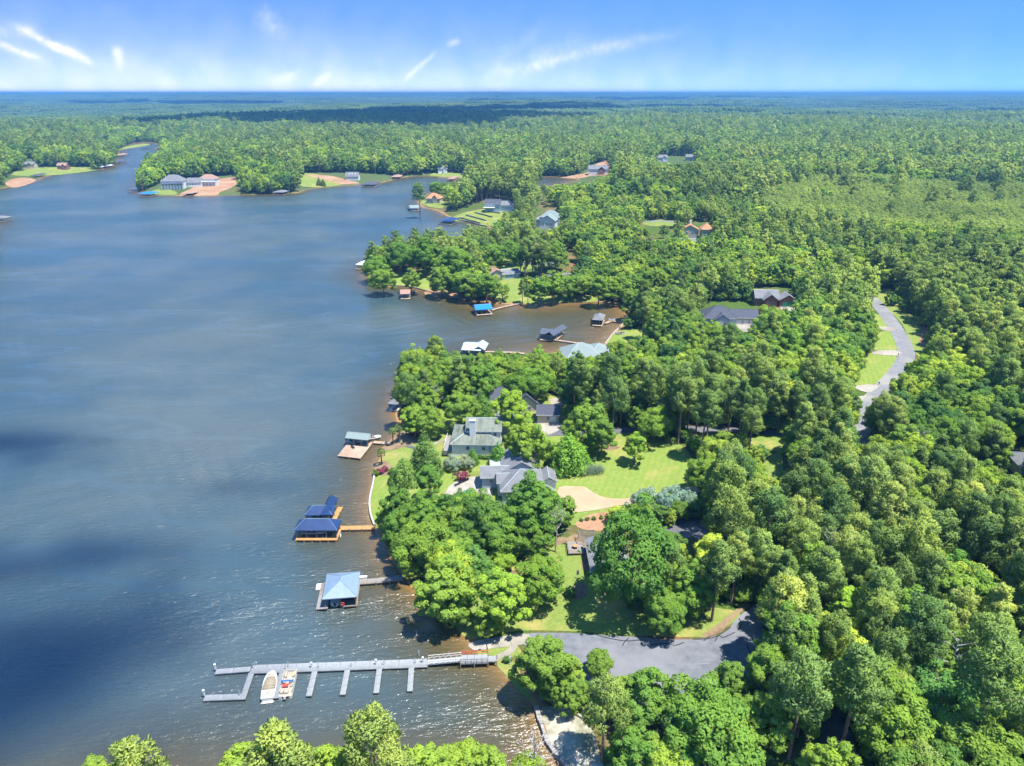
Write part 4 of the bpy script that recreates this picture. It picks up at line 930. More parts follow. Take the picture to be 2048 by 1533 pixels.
M['navyc'] = surface('navy_canvas', (.03, .07, .2), .15, 2, .7)
M['bluec'] = surface('blue_canvas', (.02, .13, .5), .1, 2, .7)
M['redc'] = surface('red_plastic', (.55, .06, .05), .1, 2, .5)
M['yellow'] = surface('yellow_foam', (.75, .45, .08), .1, 2, .6)
M['green_door'] = surface('green_door', (.02, .2, .13), .1, 2, .5)
M['silver_paint'] = surface('silver_paint', (.45, .46, .48), .05, 1, .3, metallic=.4)

class MB:
    def __init__(s): s.V, s.F = [], []
    def add(s, V_, F_):
        o = len(s.V); s.V += [tuple(map(float, v)) for v in V_]; s.F += [tuple(int(i_) + o for i_ in f) for f in F_]; return s
    def box(s, x, y, z, w, d, h, rz=0.0, taper=1.0):
        c_, n_ = math.cos(rz), math.sin(rz); P = []
        for dz, k in ((0, 1.0), (h, taper)):
            for a_, b_ in ((-1, -1), (1, -1), (1, 1), (-1, 1)):
                u_, v_ = a_ * w / 2 * k, b_ * d / 2 * k; P.append((x + u_ * c_ - v_ * n_, y + u_ * n_ + v_ * c_, z + dz))
        return s.add(P, [(3, 2, 1, 0), (4, 5, 6, 7), (0, 1, 5, 4), (1, 2, 6, 5), (2, 3, 7, 6), (3, 0, 4, 7)])
    def bar(s, p, q, r_, k=5):
        v, f = tube([p, q], [r_, r_], k); s.add(v, f); n0 = len(s.V)
        s.F.append(tuple(range(n0 - 2 * k, n0 - k))[::-1]); s.F.append(tuple(range(n0 - k, n0))); return s
    def hip(s, w, d, rise, z, x=0, y=0, t=.2):
        if w >= d: r1, r2 = (x - (w - d) / 2 - .05, y, z + rise), (x + (w - d) / 2 + .05, y, z + rise)
        else: r1, r2 = (x, y - (d - w) / 2 - .05, z + rise), (x, y + (d - w) / 2 + .05, z + rise)
        A = [(x - w / 2, y - d / 2), (x + w / 2, y - d / 2), (x + w / 2, y + d / 2), (x - w / 2, y + d / 2)]
        V_ = [(a_, b_, z - t) for a_, b_ in A] + [(a_, b_, z) for a_, b_ in A] + [r1, r2]
        F_ = [(3, 2, 1, 0), (0, 1, 5, 4), (1, 2, 6, 5), (2, 3, 7, 6), (3, 0, 4, 7)]
        F_ += [(4, 5, 9, 8), (5, 6, 9), (6, 7, 8, 9), (7, 4, 8)] if w >= d else [(4, 5, 8), (5, 6, 9, 8), (6, 7, 9), (7, 4, 8, 9)]
        s.add(V_, F_)
        return [r1, r2] + [(a_, b_, z) for a_, b_ in A]
    def gable(s, w, d, rise, z, axis='x', x=0, y=0, t=.2):
        def m(u_, v_, h): return (x + u_, y + v_, h) if axis == 'x' else (x + v_, y + u_, h)
        L_, S_ = (w, d) if axis == 'x' else (d, w)
        V_ = []
        for u_ in (-L_ / 2, L_ / 2): V_ += [m(u_, -S_ / 2, z), m(u_, 0, z + rise), m(u_, S_ / 2, z), m(u_, S_ / 2, z - t), m(u_, 0, z + rise - t * 1.2), m(u_, -S_ / 2, z - t)]
        F_ = [(0, 1, 2, 3, 4, 5), (11, 10, 9, 8, 7, 6)] + [(a_, a_ + 6, (a_ + 1) % 6 + 6, (a_ + 1) % 6) for a_ in range(6)]
        s.add(V_, F_); return [m(-L_ / 2, 0, z + rise), m(L_ / 2, 0, z + rise)]
    def build(s, name, mat, parent=None, world=None, smooth=False):
        me = bpy.data.meshes.new(name); V_ = s.V
        if world is not None: V_ = [tuple(world @ Vector(v)) for v in V_]
        me.from_pydata(V_, [], s.F); me.materials.append(mat)
        b_ = bmesh.new(); b_.from_mesh(me); bmesh.ops.recalc_face_normals(b_, faces=b_.faces[:]); b_.to_mesh(me); b_.free()
        if smooth: me.polygons.foreach_set('use_smooth', [True] * len(me.polygons))
        return link(name, me, parent)
def inv_of(o): return (Matrix.Translation(o.location) @ Matrix.Rotation(o.rotation_euler.z, 4, 'Z')).inverted()
def rect4(px4, hgt, level=None):
    """centre, width, depth and turn of a rectangle whose corners (FL, FR, BR, BL) are read off the photo at height hgt above ground"""
    z = (level if level is not None else float(H(*G(*px4[0])))) + hgt
    for _ in range(3):
        P = [np.array(W(a_, b_, z)) for a_, b_ in px4]; c_ = sum(P) / 4
        if level is None: z = float(H(*c_)) + hgt
    u_ = (P[1] - P[0]) + (P[2] - P[3]); w = (np.linalg.norm(P[1] - P[0]) + np.linalg.norm(P[2] - P[3])) / 2
    rz = math.atan2(u_[1], u_[0]); nn = np.array([-math.sin(rz), math.cos(rz)])
    d = abs(((P[3] - P[0]) @ nn + (P[2] - P[1]) @ nn) / 2)
    return float(c_[0]), float(c_[1]), float(w), float(d), rz, z
_wf = MB().box(0, 0, -.7, 1.15, .12, 1.4); _wo = _wf.build('window', M['trim']); WINM = _wo.data; bpy.data.objects.remove(_wo)
_wf = MB().box(-.25, -.04, -.58, .42, .1, 1.16).box(.25, -.04, -.58, .42, .1, 1.16); _wo = _wf.build('pane', M['glass']); PANM = _wo.data; bpy.data.objects.remove(_wo)
_wf = MB(); [_wf.box(0, 0, .05 + k * .55, 2.6, .1, .5) for k in range(4)]; _wo = _wf.build('garage_door', M['trim']); GARM = _wo.data; bpy.data.objects.remove(_wo)
_wf = MB().box(0, 0, 0, .95, .12, 2.05); _wo = _wf.build('door', M['tealwall']); DOORM = _wo.data; bpy.data.objects.remove(_wo)
def windows(par, x, y, w, d, z, sides, sx_=1.0, sz_=1.0):
    for side, cnt in sides.items():
        L_ = w if side in 'fb' else d
        for k in range(cnt):
            u_ = (k + 1) / (cnt + 1) * L_ - L_ / 2
            lx, ly, rz = {'f': (u_, -d / 2 - .02, 0), 'b': (u_, d / 2 + .02, math.pi), 'r': (w / 2 + .02, u_, math.pi / 2), 'l': (-w / 2 - .02, u_, -math.pi / 2)}[side]
            o = link('window', WINM, par); o.location = (x + lx, y + ly, z); o.rotation_euler.z = rz; o.scale = (sx_, 1, sz_)
            link('pane', PANM, o)
def block(par, x, y, w, d, h, roof='hip', axis='x', rise=2.4, ov=.55, wall='white', roofm='r_grey', z0=0.0, wins=None, zfoot=2.5, caps=True, sx_=1.0):
    mb = MB().box(x, y, z0 - zfoot, w, d, h + zfoot - .02)
    if roof == 'gable':
        L_, S_ = (w, d) if axis == 'x' else (d, w); rr_ = rise * (S_ / (S_ + 2 * ov))
        def m(u_, v_, zz): return (x + u_, y + v_, zz) if axis == 'x' else (x + v_, y + u_, zz)
        zb, e_ = z0 + h - .03, .01
        V_ = []
        for u_ in (-L_ / 2 + e_, L_ / 2 - e_): V_ += [m(u_, -S_ / 2 + e_, zb), m(u_, S_ / 2 - e_, zb), m(u_, 0, zb + rr_ - .12)]
        mb.add(V_, [(0, 1, 2), (5, 4, 3), (0, 3, 4, 1), (1, 4, 5, 2), (2, 5, 3, 0)])
    mb.build('wall', M[wall], par)
    rb = MB(); W2, D2 = w + 2 * ov, d + 2 * ov
    R_ = rb.hip(W2, D2, rise, z0 + h + .15, x, y) if roof == 'hip' else rb.gable(W2, D2, rise, z0 + h + .15, axis, x, y)
    ro = rb.build('roof', M[roofm], par)
    if caps:
        cb = MB(); cb.bar(R_[0], R_[1], .1, 4)
        if roof == 'hip':
            for c_ in R_[2:]: cb.bar(c_, min(R_[:2], key=lambda q_: (q_[0] - c_[0]) ** 2 + (q_[1] - c_[1]) ** 2), .08, 4)
        cb.build('ridge_cap', M['r_pale' if roofm in ('r_green', 'r_pale', 'r_moss', 'r_grey', 'r_steel') else roofm], ro)
    fb = MB(); 
    for a_, b_, ww, dd in ((x, y - D2 / 2, W2 + .06, .05), (x, y + D2 / 2, W2 + .06, .05)) if not (roof == 'gable' and axis == 'y') else ():
        fb.box(a_, b_, z0 + h - .12, ww, dd, .24)
    for a_, b_ in ((x - W2 / 2, y), (x + W2 / 2, y)) if not (roof == 'gable' and axis == 'x') else ():
        fb.box(a_, b_, z0 + h - .12, .05, D2, .24)
    fb.build('fascia', M['trim'], ro)
    if wins: windows(par, x, y, w, d, z0 + h * .55, wins, sx_)
    return ro
def garage_door(par, x, y, z=0.0, rz=0.0, mat=None):
    o = link('garage_door', GARM, par); o.location = (x, y, z); o.rotation_euler.z = rz
    if mat: o.material_slots[0].link = 'OBJECT'; o.material_slots[0].material = M[mat]
def house_at(px, py, rot, label, lift=0.0, name='house'):
    x, y = G(px, py); e = empty(name, (x, y, float(H(x, y)) + lift), R(rot)); return tag(e, label, 'house')

# ------------------------------------------------------------------ houses
h = house_at(955, 893, -2, 'white two-storey house with stained grey green roof and tall white chimney', 1.0)
ro = block(h, 0, 0, 15.2, 13.4, 3.2, 'hip', rise=3.0, wall='white', roofm='r_moss', wins={'f': 2, 'l': 3, 'r': 2})
block(h, 2.3, 1.4, 11.0, 8.6, 2.6, 'gable', 'x', 2.6, .4, 'white', 'r_moss', z0=3.4, wins={'f': 5, 'l': 2, 'r': 2}, zfoot=.3)
block(h, 10.2, 12.0, 9.0, 9.5, 2.9, 'gable', 'x', 2.5, .5, 'white', 'r_moss', wins={'r': 2})
ch = MB().box(-1.1, -3.6, 2.6, 1.9, 1.1, 7.4).build('chimney', M['white'], ro); MB().box(-1.1, -3.6, 10.0, 2.1, 1.3, .25).build('cap', M['trim'], ch)
MB().box(-9.0, -1, -1, 2.8, 11, 1.6).build('porch', M['wood_grey'], h)
pr = MB()
for k in range(9): pr.box(-10.3, -6.3 + k * 1.3, .6, .08, .08, 1.0)
pr.box(-10.3, -1.1, 1.55, .1, 10.6, .08); pr.build('porch_railing', M['trim'], h)
o = link('door', DOORM, h); o.location = (4.6, -6.72, .3)

h = house_at(1035, 985, 3, 'large grey house with many gables beside the swimming pool', .6)
block(h, 1.2, 0, 11.6, 11, 3.2, 'hip', rise=3.7, wall='tealwall', roofm='r_grey', wins={'f': 4, 'l': 3, 'r': 2})
block(h, 1.5, 10.5, 10.5, 12, 3.4, 'gable', 'y', 3.4, .5, 'tealwall', 'r_grey', wins={'l': 2, 'r': 3})
block(h, -6.2, 6.2, 8, 6.2, 2.8, 'gable', 'x', 1.9, .5, 'tealwall', 'r_grey', wins={'f': 2, 'l': 1})
block(h, -3.2, 1.2, 5, 5, 3.4, 'gable', 'x', 1.6, .4, 'white', 'r_grey', wins={'f': 1})
block(h, 9.0, 2.6, 4.0, 6, 2.7, 'gable', 'y', 1.6, .4, 'white', 'r_grey', wins={'r': 2})
MB().box(-5.5, 12.2, 2.7, 4.4, 4.2, .15).build('porch_roof', M['r_pale'], h)
for a_ in (-7.4, -3.6): MB().box(a_, 14.0, -1, .2, .2, 3.7).build('porch_post', M['trim'], h); 
for a_ in (-7.4, -3.6): MB().box(a_, 10.4, -1, .2, .2, 3.7).build('porch_post', M['trim'], h)

cx_, cy_, w_, d_, rz_, z_r = rect4([(1181,1154),(1262,1152),(1252,1079),(1171,1079)], 3.0)
h = empty('house', (cx_, cy_, z_r - 3.0), rz_); tag(h, 'long low house with grey roof mostly hidden under the huge oak', 'house')
block(h, 0, 0, w_ - 1, d_ - 1, 2.9, 'gable', 'y', 2.2, .5, 'cream', 'r_grey', wins={'l': 4, 'f': 2})
dk = MB().box(-w_ / 2 - 2.2, d_ / 2 + .2, .3, 4.0, 5.0, .22).build('deck', M['wood_grey'], h)
for k in range(5): MB().box(-w_ / 2 - 4.1, d_ / 2 - 2.2 + k * 1.2, .5, .09, .09, 1.0).build('rail_post', M['wood_grey'], dk)
MB().box(-w_ / 2 - 4.1, d_ / 2 + .2, 1.45, .1, 5.0, .08).build('rail', M['wood_grey'], dk)
for a_ in (-.9, .9):
    for b_ in (-1, 1.4): MB().box(-w_ / 2 - 2.4 + a_ * 1.6, d_ / 2 + .4 + b_ * 1.6, -2.0, .14, .14, 2.32).build('leg', M['wood_grey'], dk)
pg = MB()
for k in range(7): pg.box(1.0 - w_ / 2, d_ / 2 + 1.0 + k * .55, 2.75, 4.4, .1, .14)
for a_ in (-1.0, 3.0): pg.box(a_ - w_ / 2, d_ / 2 + 2.6, 2.6, .14, 4.0, .15).box(a_ - w_ / 2, d_ / 2 + 4.4, -.8, .15, .15, 3.4)
pg.build('pergola', M['wood_grey'], h)
tb = empty('patio_table', (cx_ - (w_ / 2 + 2.2) * math.cos(rz_) - d_ / 2 * math.sin(rz_), cy_ - (w_ / 2 + 2.2) * math.sin(rz_) + d_ / 2 * math.cos(rz_), z_r - 3 + .52), rz_)
tag(tb, 'round copper patio table on the raised grey timber deck', 'table')
v_, f_ = tube([(0, 0, .68), (0, 0, .74)], [.75, .75], 14); MB().add(v_, f_).add(v_[14:], [tuple(range(14))]).build('table_top', M['r_terra'], tb)
MB().box(0, 0, 0, .16, .16, .68).build('leg', M['black'], tb)

h = house_at(1008, 815, 4, 'slate-roofed house half hidden behind a lime green tree', 0.4)
block(h, -3, 2, 15, 9, 3.2, 'gable', 'x', 3.6, .5, 'cream', 'r_slate', wins={'f': 4, 'l': 2})
block(h, 7.5, 1, 8, 14, 3.2, 'gable', 'y', 3.8, .5, 'cream', 'r_slate', wins={'f': 2, 'r': 4})
h = house_at(1096, 838, -3, 'detached garage with slate gable roof by the asphalt drive', 0.3, 'garage')
block(h, 0, 0, 7.4, 7.0, 2.8, 'gable', 'x', 2.2, .45, 'cream', 'r_slate', wins={'l': 1, 'f': 1}); garage_door(h, 1.5, -3.55, .1)
h = house_at(1160, 722, 8, 'house with broad grey green hipped roof at the cove', 0.4)
block(h, 0, 0, 15, 13, 3.4, 'hip', rise=4.4, wall='cream', roofm='r_green', wins={'f': 4, 'l': 3})
block(h, 9.0, 4, 8, 9, 3.2, 'hip', rise=2.6, wall='cream', roofm='r_green', wins={'f': 2})
block(h, -5, -4.5, 7, 8, 3.0, 'hip', rise=2.4, wall='bluewall', roofm='r_green', wins={'f': 2, 'l': 2})
h = house_at(1455, 648, -4, 'wide white house with dark slate hipped roof and garage', 0.4)
block(h, -4.5, 2, 15, 12, 3.6, 'hip', rise=4.6, wall='bluewall', roofm='r_slate', wins={'f': 3, 'l': 2})
block(h, 7.5, 2.5, 13, 9, 3.4, 'gable', 'x', 3.0, .5, 'cream', 'r_slate', wins={'r': 1})
block(h, -4.2, -4.6, 7, 5, 3.4, 'gable', 'y', 2.6, .4, 'bluewall', 'r_slate', wins={'f': 2})
for a_ in (5.0, 8.3, 11.4): garage_door(h, a_, -2.07, .1)
h = house_at(1545, 610, -5, 'brown brick house with grey gables and green garage doors', 0.4)
block(h, -3.5, 3, 12, 9, 3.6, 'gable', 'x', 3.2, .6, 'brick', 'r_grey', wins={'f': 2, 'l': 2})
block(h, -2.5, -2, 6.6, 6, 3.4, 'gable', 'y', 3.0, .6, 'brick', 'r_grey', wins={'f': 2, 'l': 1})
block(h, 6.5, -.5, 8.4, 7.6, 3.2, 'gable', 'y', 3.0, .6, 'brick', 'r_grey', wins={'r': 2})
for a_ in (5.0, 8.1): garage_door(h, a_, -4.37, .1, 0, 'green_door')
h = house_at(1002, 556, 20, 'brown-grey low house by the forked drive on the far point', 0.3)
block(h, -4, 4, 10, 15, 3.0, 'gable', 'y', 2.8, .6, 'cream', 'r_brown', wins={'r': 3}); block(h, 5, -1, 11, 7, 2.8, 'gable', 'x', 2.2, .6, 'tealwall', 'r_grey', wins={'f': 3})
h = house_at(905, 540, 10, 'brown-roofed house among the oaks of the far point', 0.3)
block(h, 0, 2, 14, 11, 4.6, 'hip', rise=4.4, wall='brick', roofm='r_brown', wins={'f': 4, 'r': 3})
h = house_at(1395, 476, -6, 'terracotta-roofed villa with cream walls in the woods', 1.0, 'villa')
block(h, 6, 0, 8, 9, 6.0, 'hip', rise=4.2, wall='cream', roofm='r_terra', wins={'f': 2, 'l': 2}); block(h, -6, 5, 13, 9, 4.6, 'gable', 'y', 3.6, .5, 'cream', 'r_terra', wins={'f': 2, 'l': 2}); MB().box(-5, 8, 5, 1.4, 1.4, 5.5).build('chimney', M['trim'], h)
h = house_at(1096, 456, -14, 'pale house with twin grey gables on the terraced headland', 1.5)
block(h, 0, 12, 16, 12, 6.2, 'hip', rise=5.2, wall='bluewall', roofm='r_green', wins={'f': 3, 'l': 3}); block(h, 1, -3, 13, 12, 5.6, 'gable', 'y', 4.6, .6, 'white', 'r_green', wins={'f': 3, 'l': 2}); block(h, -8, 10, 8, 8, 4.2, 'hip', rise=2.6, wall='white', roofm='r_green', wins={'f': 2, 'l': 2})
h = house_at(996, 423, -8, 'navy-roofed pale blue house above the terraced lawn', 1.0)
block(h, -5, 3, 15, 11, 6.4, 'gable', 'x', 3.6, .6, 'bluewall', 'r_slate', wins={'f': 5, 'l': 3}); block(h, 9, 3, 13, 10, 5.2, 'gable', 'x', 3.2, .6, 'white', 'r_grey', wins={'f': 4}); MB().box(-8, -4.2, 2.9, 11, 3.6, .25).build('balcony', M['trim'], h)
h = house_at(868, 406, -10, 'orange-roofed house on the rocky headland', 0.5)
block(h, 0, 2, 15, 11, 4.4, 'hip', rise=5.0, wall='cream', roofm='r_terra', wins={'f': 5, 'l': 3}); block(h, 2, -2, 4, 5, 6.0, 'gable', 'y', 1.8, .4, 'cream', 'r_terra', wins={'f': 1})
h = house_at(1195, 349, -4, 'white house with grey roof on a cleared clay hillside', 1.0)
block(h, 0, 0, 26, 13, 6.6, 'gable', 'x', 4.4, .6, 'white', 'r_grey', wins={'f': 7, 'l': 2}, sx_=1.3); block(h, 5, -5, 8, 6, 6.6, 'gable', 'y', 3.2, .5, 'brick', 'r_grey', wins={'f': 2})
h = house_at(352, 378, 6, 'large white house with grey hipped roof and pillared porch', 1.0)
block(h, -2, 4, 26, 16, 8.4, 'hip', rise=6.5, wall='white', roofm='r_grey', wins={'f': 7, 'l': 3}, sx_=1.3); block(h, 20, 12, 16, 12, 5.6, 'gable', 'x', 4.6, .6, 'white', 'r_grey', wins={'f': 4})
for k in range(8): MB().box(-14 + k * 3.5, -6.4, -2.5, .6, .6, 8.5).build('column', M['trim'], h)
MB().box(-2, -5.6, 5.6, 26, 3.2, .5).build('porch_roof', M['r_grey'], h)
h = house_at(418, 371, 4, 'brown-roofed house above the bare clay bank', 1.0)
block(h, 0, 3, 21, 13, 6.8, 'hip', rise=5.0, wall='white', roofm='r_brown', wins={'f': 6, 'l': 3}, sx_=1.6); MB().box(0, -5, 3.6, 20, 3.4, .4).build('balcony', M['trim'], h)
for k in range(6): MB().box(-9.5 + k * 3.8, -6.4, -2.0, .4, .4, 5.6).build('column', M['trim'], h)
h = house_at(706, 360, 0, 'white dormered cottage among trees beyond the cove', .6)
ro = block(h, 0, 0, 17, 10, 4.2, 'gable', 'x', 5.0, .5, 'white', 'r_grey', wins={'f': 5})
for a_ in (-4, 0, 4): MB().box(a_, -2.9, 5.8, 1.6, 2.4, 1.9).build('dormer', M['white'], ro)
FARH = [(60,337,0,19,10,'r_grey','cream','grey-roofed house behind the far western lawn'), (128,339,0,14,9,'r_brown','brick','low brown house on the far western shore'), (1322,323,0,18,10,'r_grey','white','grey-roofed house in the woods above the clay hillside'), (1382,322,-8,17,10,'r_grey','cream','cream gabled house deep in the woods'), (1428,324,5,12,9,'r_grey','white','small white house deep in the woods'),
        (270,283,0,30,14,'r_grey','white','long white house at the head of the creek'), (308,281,0,20,12,'r_pale','white','white house with pale roof at the creek head'), (241,290,0,14,9,'r_brown','cream','small tan house on the creek bank'), (140,283,0,20,12,'r_grey','white','white house on the wooded western slope'), (866,272,0,22,12,'r_green','cream','green-roofed barn in a forest clearing'), (765,262,0,16,12,'r_pale','white','pale gabled house at the edge of the shaded wood'), (885,346,10,13,9,'r_grey','white','small white cottage across the cove'), (28,327,5,14,10,'r_slate','cream','dark-roofed cottage in the western trees'), (1062,513,8,12,8,'r_brown','redbrick','red brick house behind bare pine trunks'), (1370,505,0,12,9,'r_grey','white','white outbuilding among the pines')]
for px, py, rt, w_, d_, rm, wm, lab in FARH:
    h = house_at(px, py, rt, lab, 1.2); block(h, 0, 0, w_, d_, 4.6, 'gable', 'x', 3.6, .6, wm, rm, wins={'f': max(3, int(w_ / 4))}, sx_=1.3); block(h, w_ * .22, -d_ * .4, w_ * .3, d_ * .5, 4.4, 'gable', 'y', 2.6, .5, wm, rm, wins={'f': 1})
h = house_at(2064, 948, -12, 'white-walled house with grey eaves at the dry grass clearing', .3)
block(h, 2, 0, 14, 10, 3.2, 'hip', rise=3, wall='bluewall', roofm='r_grey', wins={'l': 2, 'f': 3})

# ------------------------------------------------------------------ boats
def hull_mesh(L_, B_, Hh, bow=.42, n=14, flare=.8):
    """lofted hull along +y (bow), keel at z=-.3"""
    V_, F_ = [], []
    for k in range(n):
        u_ = k / (n - 1); y = -L_ / 2 + L_ * u_
        hb = B_ / 2 * (1 if u_ < 1 - bow else math.sqrt(max(1 - ((u_ - (1 - bow)) / bow) ** 2.2, .0016)))
        hb *= .9 + .1 * min(u_ / .25, 1); zt = Hh * (1 + .12 * u_ * u_); zk = -.3 + .28 * max(0, (u_ - .7) / .3) ** 2
        V_ += [(-hb, y, zt), (-hb * flare, y, zt * .35), (-hb * .2, y, zk), (hb * .2, y, zk), (hb * flare, y, zt * .35), (hb, y, zt)]
    for k in range(n - 1):
        for q_ in range(5): F_.append((k * 6 + q_, k * 6 + q_ + 1, k * 6 + 7 + q_, k * 6 + 6 + q_))
        F_.append((k * 6 + 5, k * 6, k * 6 + 6, k * 6 + 11))
    F_ += [(0, 1, 2, 3, 4, 5)[::-1], tuple((n - 1) * 6 + q_ for q_ in range(6))]
    return V_, F_
def outboard(par, y, z=.55, mat='black'):
    m_ = MB().box(0, y - .28, z, .42, .6, .55, taper=.8).build('outboard_motor', M[mat], par); MB().box(0, y - .3, -.5, .16, .28, z + .5).build('motor_leg', M['black'], m_)
def motorboat(x, y, z, rz, label, L_=6.2, B_=2.3, hullm='gel', seat='vinyl', name='motorboat'):
    e = empty(name, (x, y, z), rz); tag(e, label, 'boat')
    V_, F_ = hull_mesh(L_, B_, .75); MB().add(V_, F_).build('hull', M[hullm], e)
    MB().box(0, -.3, .755, B_ * .72, L_ * .5, .03).build('cockpit_floor', M['r_grey'], e)
    for a_, b_ in ((-.5, -.2), (.5, -.2), (0, -L_ * .28)): MB().box(a_, b_, .78, .5 if b_ > -1 else 1.5, .5, .3).box(a_, b_ - .24, 1.0, .5 if b_ > -1 else 1.5, .1, .35).build('seat', M[seat], e)
    ws = MB().box(0, .75, .78, B_ * .68, .06, .42, 0, .85).box(-B_ * .33, .35, .78, .05, .8, .36).box(B_ * .33, .35, .78, .05, .8, .36); ws.build('windshield', M['glass'], e)
    MB().box(0, .5, .77, B_ * .6, .3, .25).build('dashboard', M[hullm], e)
    outboard(e, -L_ / 2); return e
def pxturn(p0, p1, z=.7):
    a_, b_ = np.array(W(*p0, z)), np.array(W(*p1, z)); return math.atan2(b_[1] - a_[1], b_[0] - a_[0]) - math.pi / 2, (a_ + b_) / 2, float(np.linalg.norm(b_ - a_))
# covered cruiser
rz, c_, L_ = pxturn((534.5,1399), (545,1344)); e = empty('cruiser', (c_[0], c_[1], 0), rz); tag(e, 'white cabin cruiser with beige canvas cover moored in a slip', 'boat')
Bm = 2.75; V_, F_ = hull_mesh(L_, Bm, 1.0, .5, 18); MB().add(V_, F_).build('hull', M['gel'], e, smooth=False)
MB().box(0, L_ * .26, 1.06, 1.5, L_ * .26, .12, 0, .7).build('foredeck', M['vinyl'], e)
cv = MB(); n = 9
for k in range(n):
    u_ = k / (n - 1); y = -L_ * .2 + L_ * .42 * u_; hb = Bm * .44 * (1 - .25 * max(0, u_ - .55) / .45); zz = 1.05; top = .55 * math.sin(math.pi * min(.12 + u_ * .8, 1)) + .12
    cv.V += [(-hb, y, zz), (-hb * .8, y, zz + top * .75), (0, y, zz + top), (hb * .8, y, zz + top * .75), (hb, y, zz)]
for k in range(n - 1):
    for q_ in range(4): cv.F.append((k * 5 + q_, k * 5 + q_ + 1, k * 5 + 6 + q_, k * 5 + 5 + q_))
cv.F += [(0, 1, 2, 3, 4), tuple((n - 1) * 5 + q_ for q_ in range(5))]
co_ = cv.build('canvas_cover', M['canvas'], e, smooth=True); MB().bar((-Bm * .46, -L_ * .18, 1.35), (Bm * .46, -L_ * .18, 1.35), .09).bar((-Bm * .46, -L_ * .12, 1.55), (Bm * .46, -L_ * .12, 1.55), .07).build('cover_roll', M['canvas'], co_)
MB().box(0, -L_ * .3, 1.03, .8, 1.0, .06).build('hatch', M['vinyl'], e); MB().box(0, -L_ * .5 - .2, .1, 2.2, .6, .1).build('swim_platform', M['gel'], e)
# pontoon boat
rz, c_, L_ = pxturn((570,1394), (582.5,1341)); e = empty('pontoon_boat', (c_[0], c_[1], 0), rz); tag(e, 'open pontoon boat with blue canvas and cream seats moored in a slip', 'boat')
for a_ in (-.95, .95):
    v_, f_ = tube([(a_, -L_ / 2, .15), (a_, L_ / 2 - .8, .15), (a_, L_ / 2, .35)], [.33, .33, .08], 10); MB().add(v_, f_).add(v_[:10], [tuple(range(10))]).build('pontoon', M['metal'], e)
MB().box(0, 0, .5, 2.5, L_ * .96, .12).build('deck', M['vinyl'], e)
for a_, b_, ww, dd in ((-1.2, .3, .06, L_ * .8), (1.2, .3, .06, L_ * .8), (0, L_ * .45, 2.4, .06)): MB().box(a_, b_, .62, ww, dd, .62).build('fence_panel', M['gel'], e)
for a_, b_, ww, dd in ((-.85, L_ * .33, .6, 1.5), (.85, L_ * .33, .6, 1.5), (-.85, .35, .6, 1.4), (.85, -.6, .6, .9), (-.3, -L_ * .34, 1.5, .7)): MB().box(a_, b_, .62, ww, dd, .38).box(a_ * 1.28, b_, .95, .16, dd, .4).build('seat', M['vinyl'], e)
MB().box(.55, L_ * .36, .64, .5, .7, .12).build('towel', M['yellow'], e); MB().box(-.35, -L_ * .12, 1.0, 1.2, .7, .1).build('seat_cushion', M['redc'], e)
MB().bar((-1.2, -.35, 1.75), (1.2, -.35, 1.75), .16, 7).bar((-1.2, -.35, 1.7), (-1.2, -.9, .7), .03).bar((1.2, -.35, 1.7), (1.2, -.9, .7), .03).build('folded_bimini', M['bluec'], e)
MB().box(.6, .35, .62, .6, .6, .75).build('helm', M['gel'], e); outboard(e, -L_ / 2, .6, 'gel')

# ------------------------------------------------------------------ docks
def deck_run(par, p, q, width, z, mat, name, piles=True, step=2.4, thick=.22, inv=None):
    """a straight run of deck sections between two places (metres), with piles along both sides"""
    inv = inv or inv_of(par); p, q = np.array(p, float), np.array(q, float); L_ = np.linalg.norm(q - p); k = max(1, round(L_ / step)); t = (q - p) / L_; a_ = math.atan2(t[1], t[0]); nn = np.array([-t[1], t[0]])
    seg = None
    for i_ in range(k):
        c_ = p + (q - p) * (i_ + .5) / k
        loc = inv @ Vector((c_[0], c_[1], z)); 
        o = link(name, seg, par) if seg else MB().box(0, 0, -thick, L_ / k - .05, width, thick).build(name, M[mat], par)
        seg = o.data; o.location = loc; o.rotation_euler.z = a_ - par.rotation_euler.z
    if piles:
        pm = None; kk = max(1, round(L_ / 3.6))
        for i_ in range(kk + 1):
            for s_ in (-1, 1):
                c_ = p + (q - p) * i_ / kk + nn * s_ * (width / 2 - .02); loc = inv @ Vector((c_[0], c_[1], 0))
                if pm is None: o = MB().box(0, 0, -3, .2, .2, 3 + z + .35).build('pile', M['post'], par); pm = o.data
                else: o = link('pile', pm, par)
                o.location = loc; o.rotation_euler.z = a_
ZD = .62
c0 = W(640, 1338, ZD); e = empty('floating_dock', (c0[0], c0[1], 0)); tag(e, 'long grey floating dock with six finger piers and mooring slips', 'dock'); iv = inv_of(e)
deck_run(e, W(502,1339,ZD), W(856,1326,ZD), 2.35, ZD, 'dock_grey', 'deck_section', False, 3.0)
deck_run(e, W(431,1343.5,ZD), W(501,1338,ZD), 1.35, ZD - .04, 'dock_grey', 'deck_section', False, 3.0)
deck_run(e, W(408,1396,ZD), W(483,1393,ZD), 1.45, ZD - .04, 'dock_grey', 'deck_section', False, 3.0)
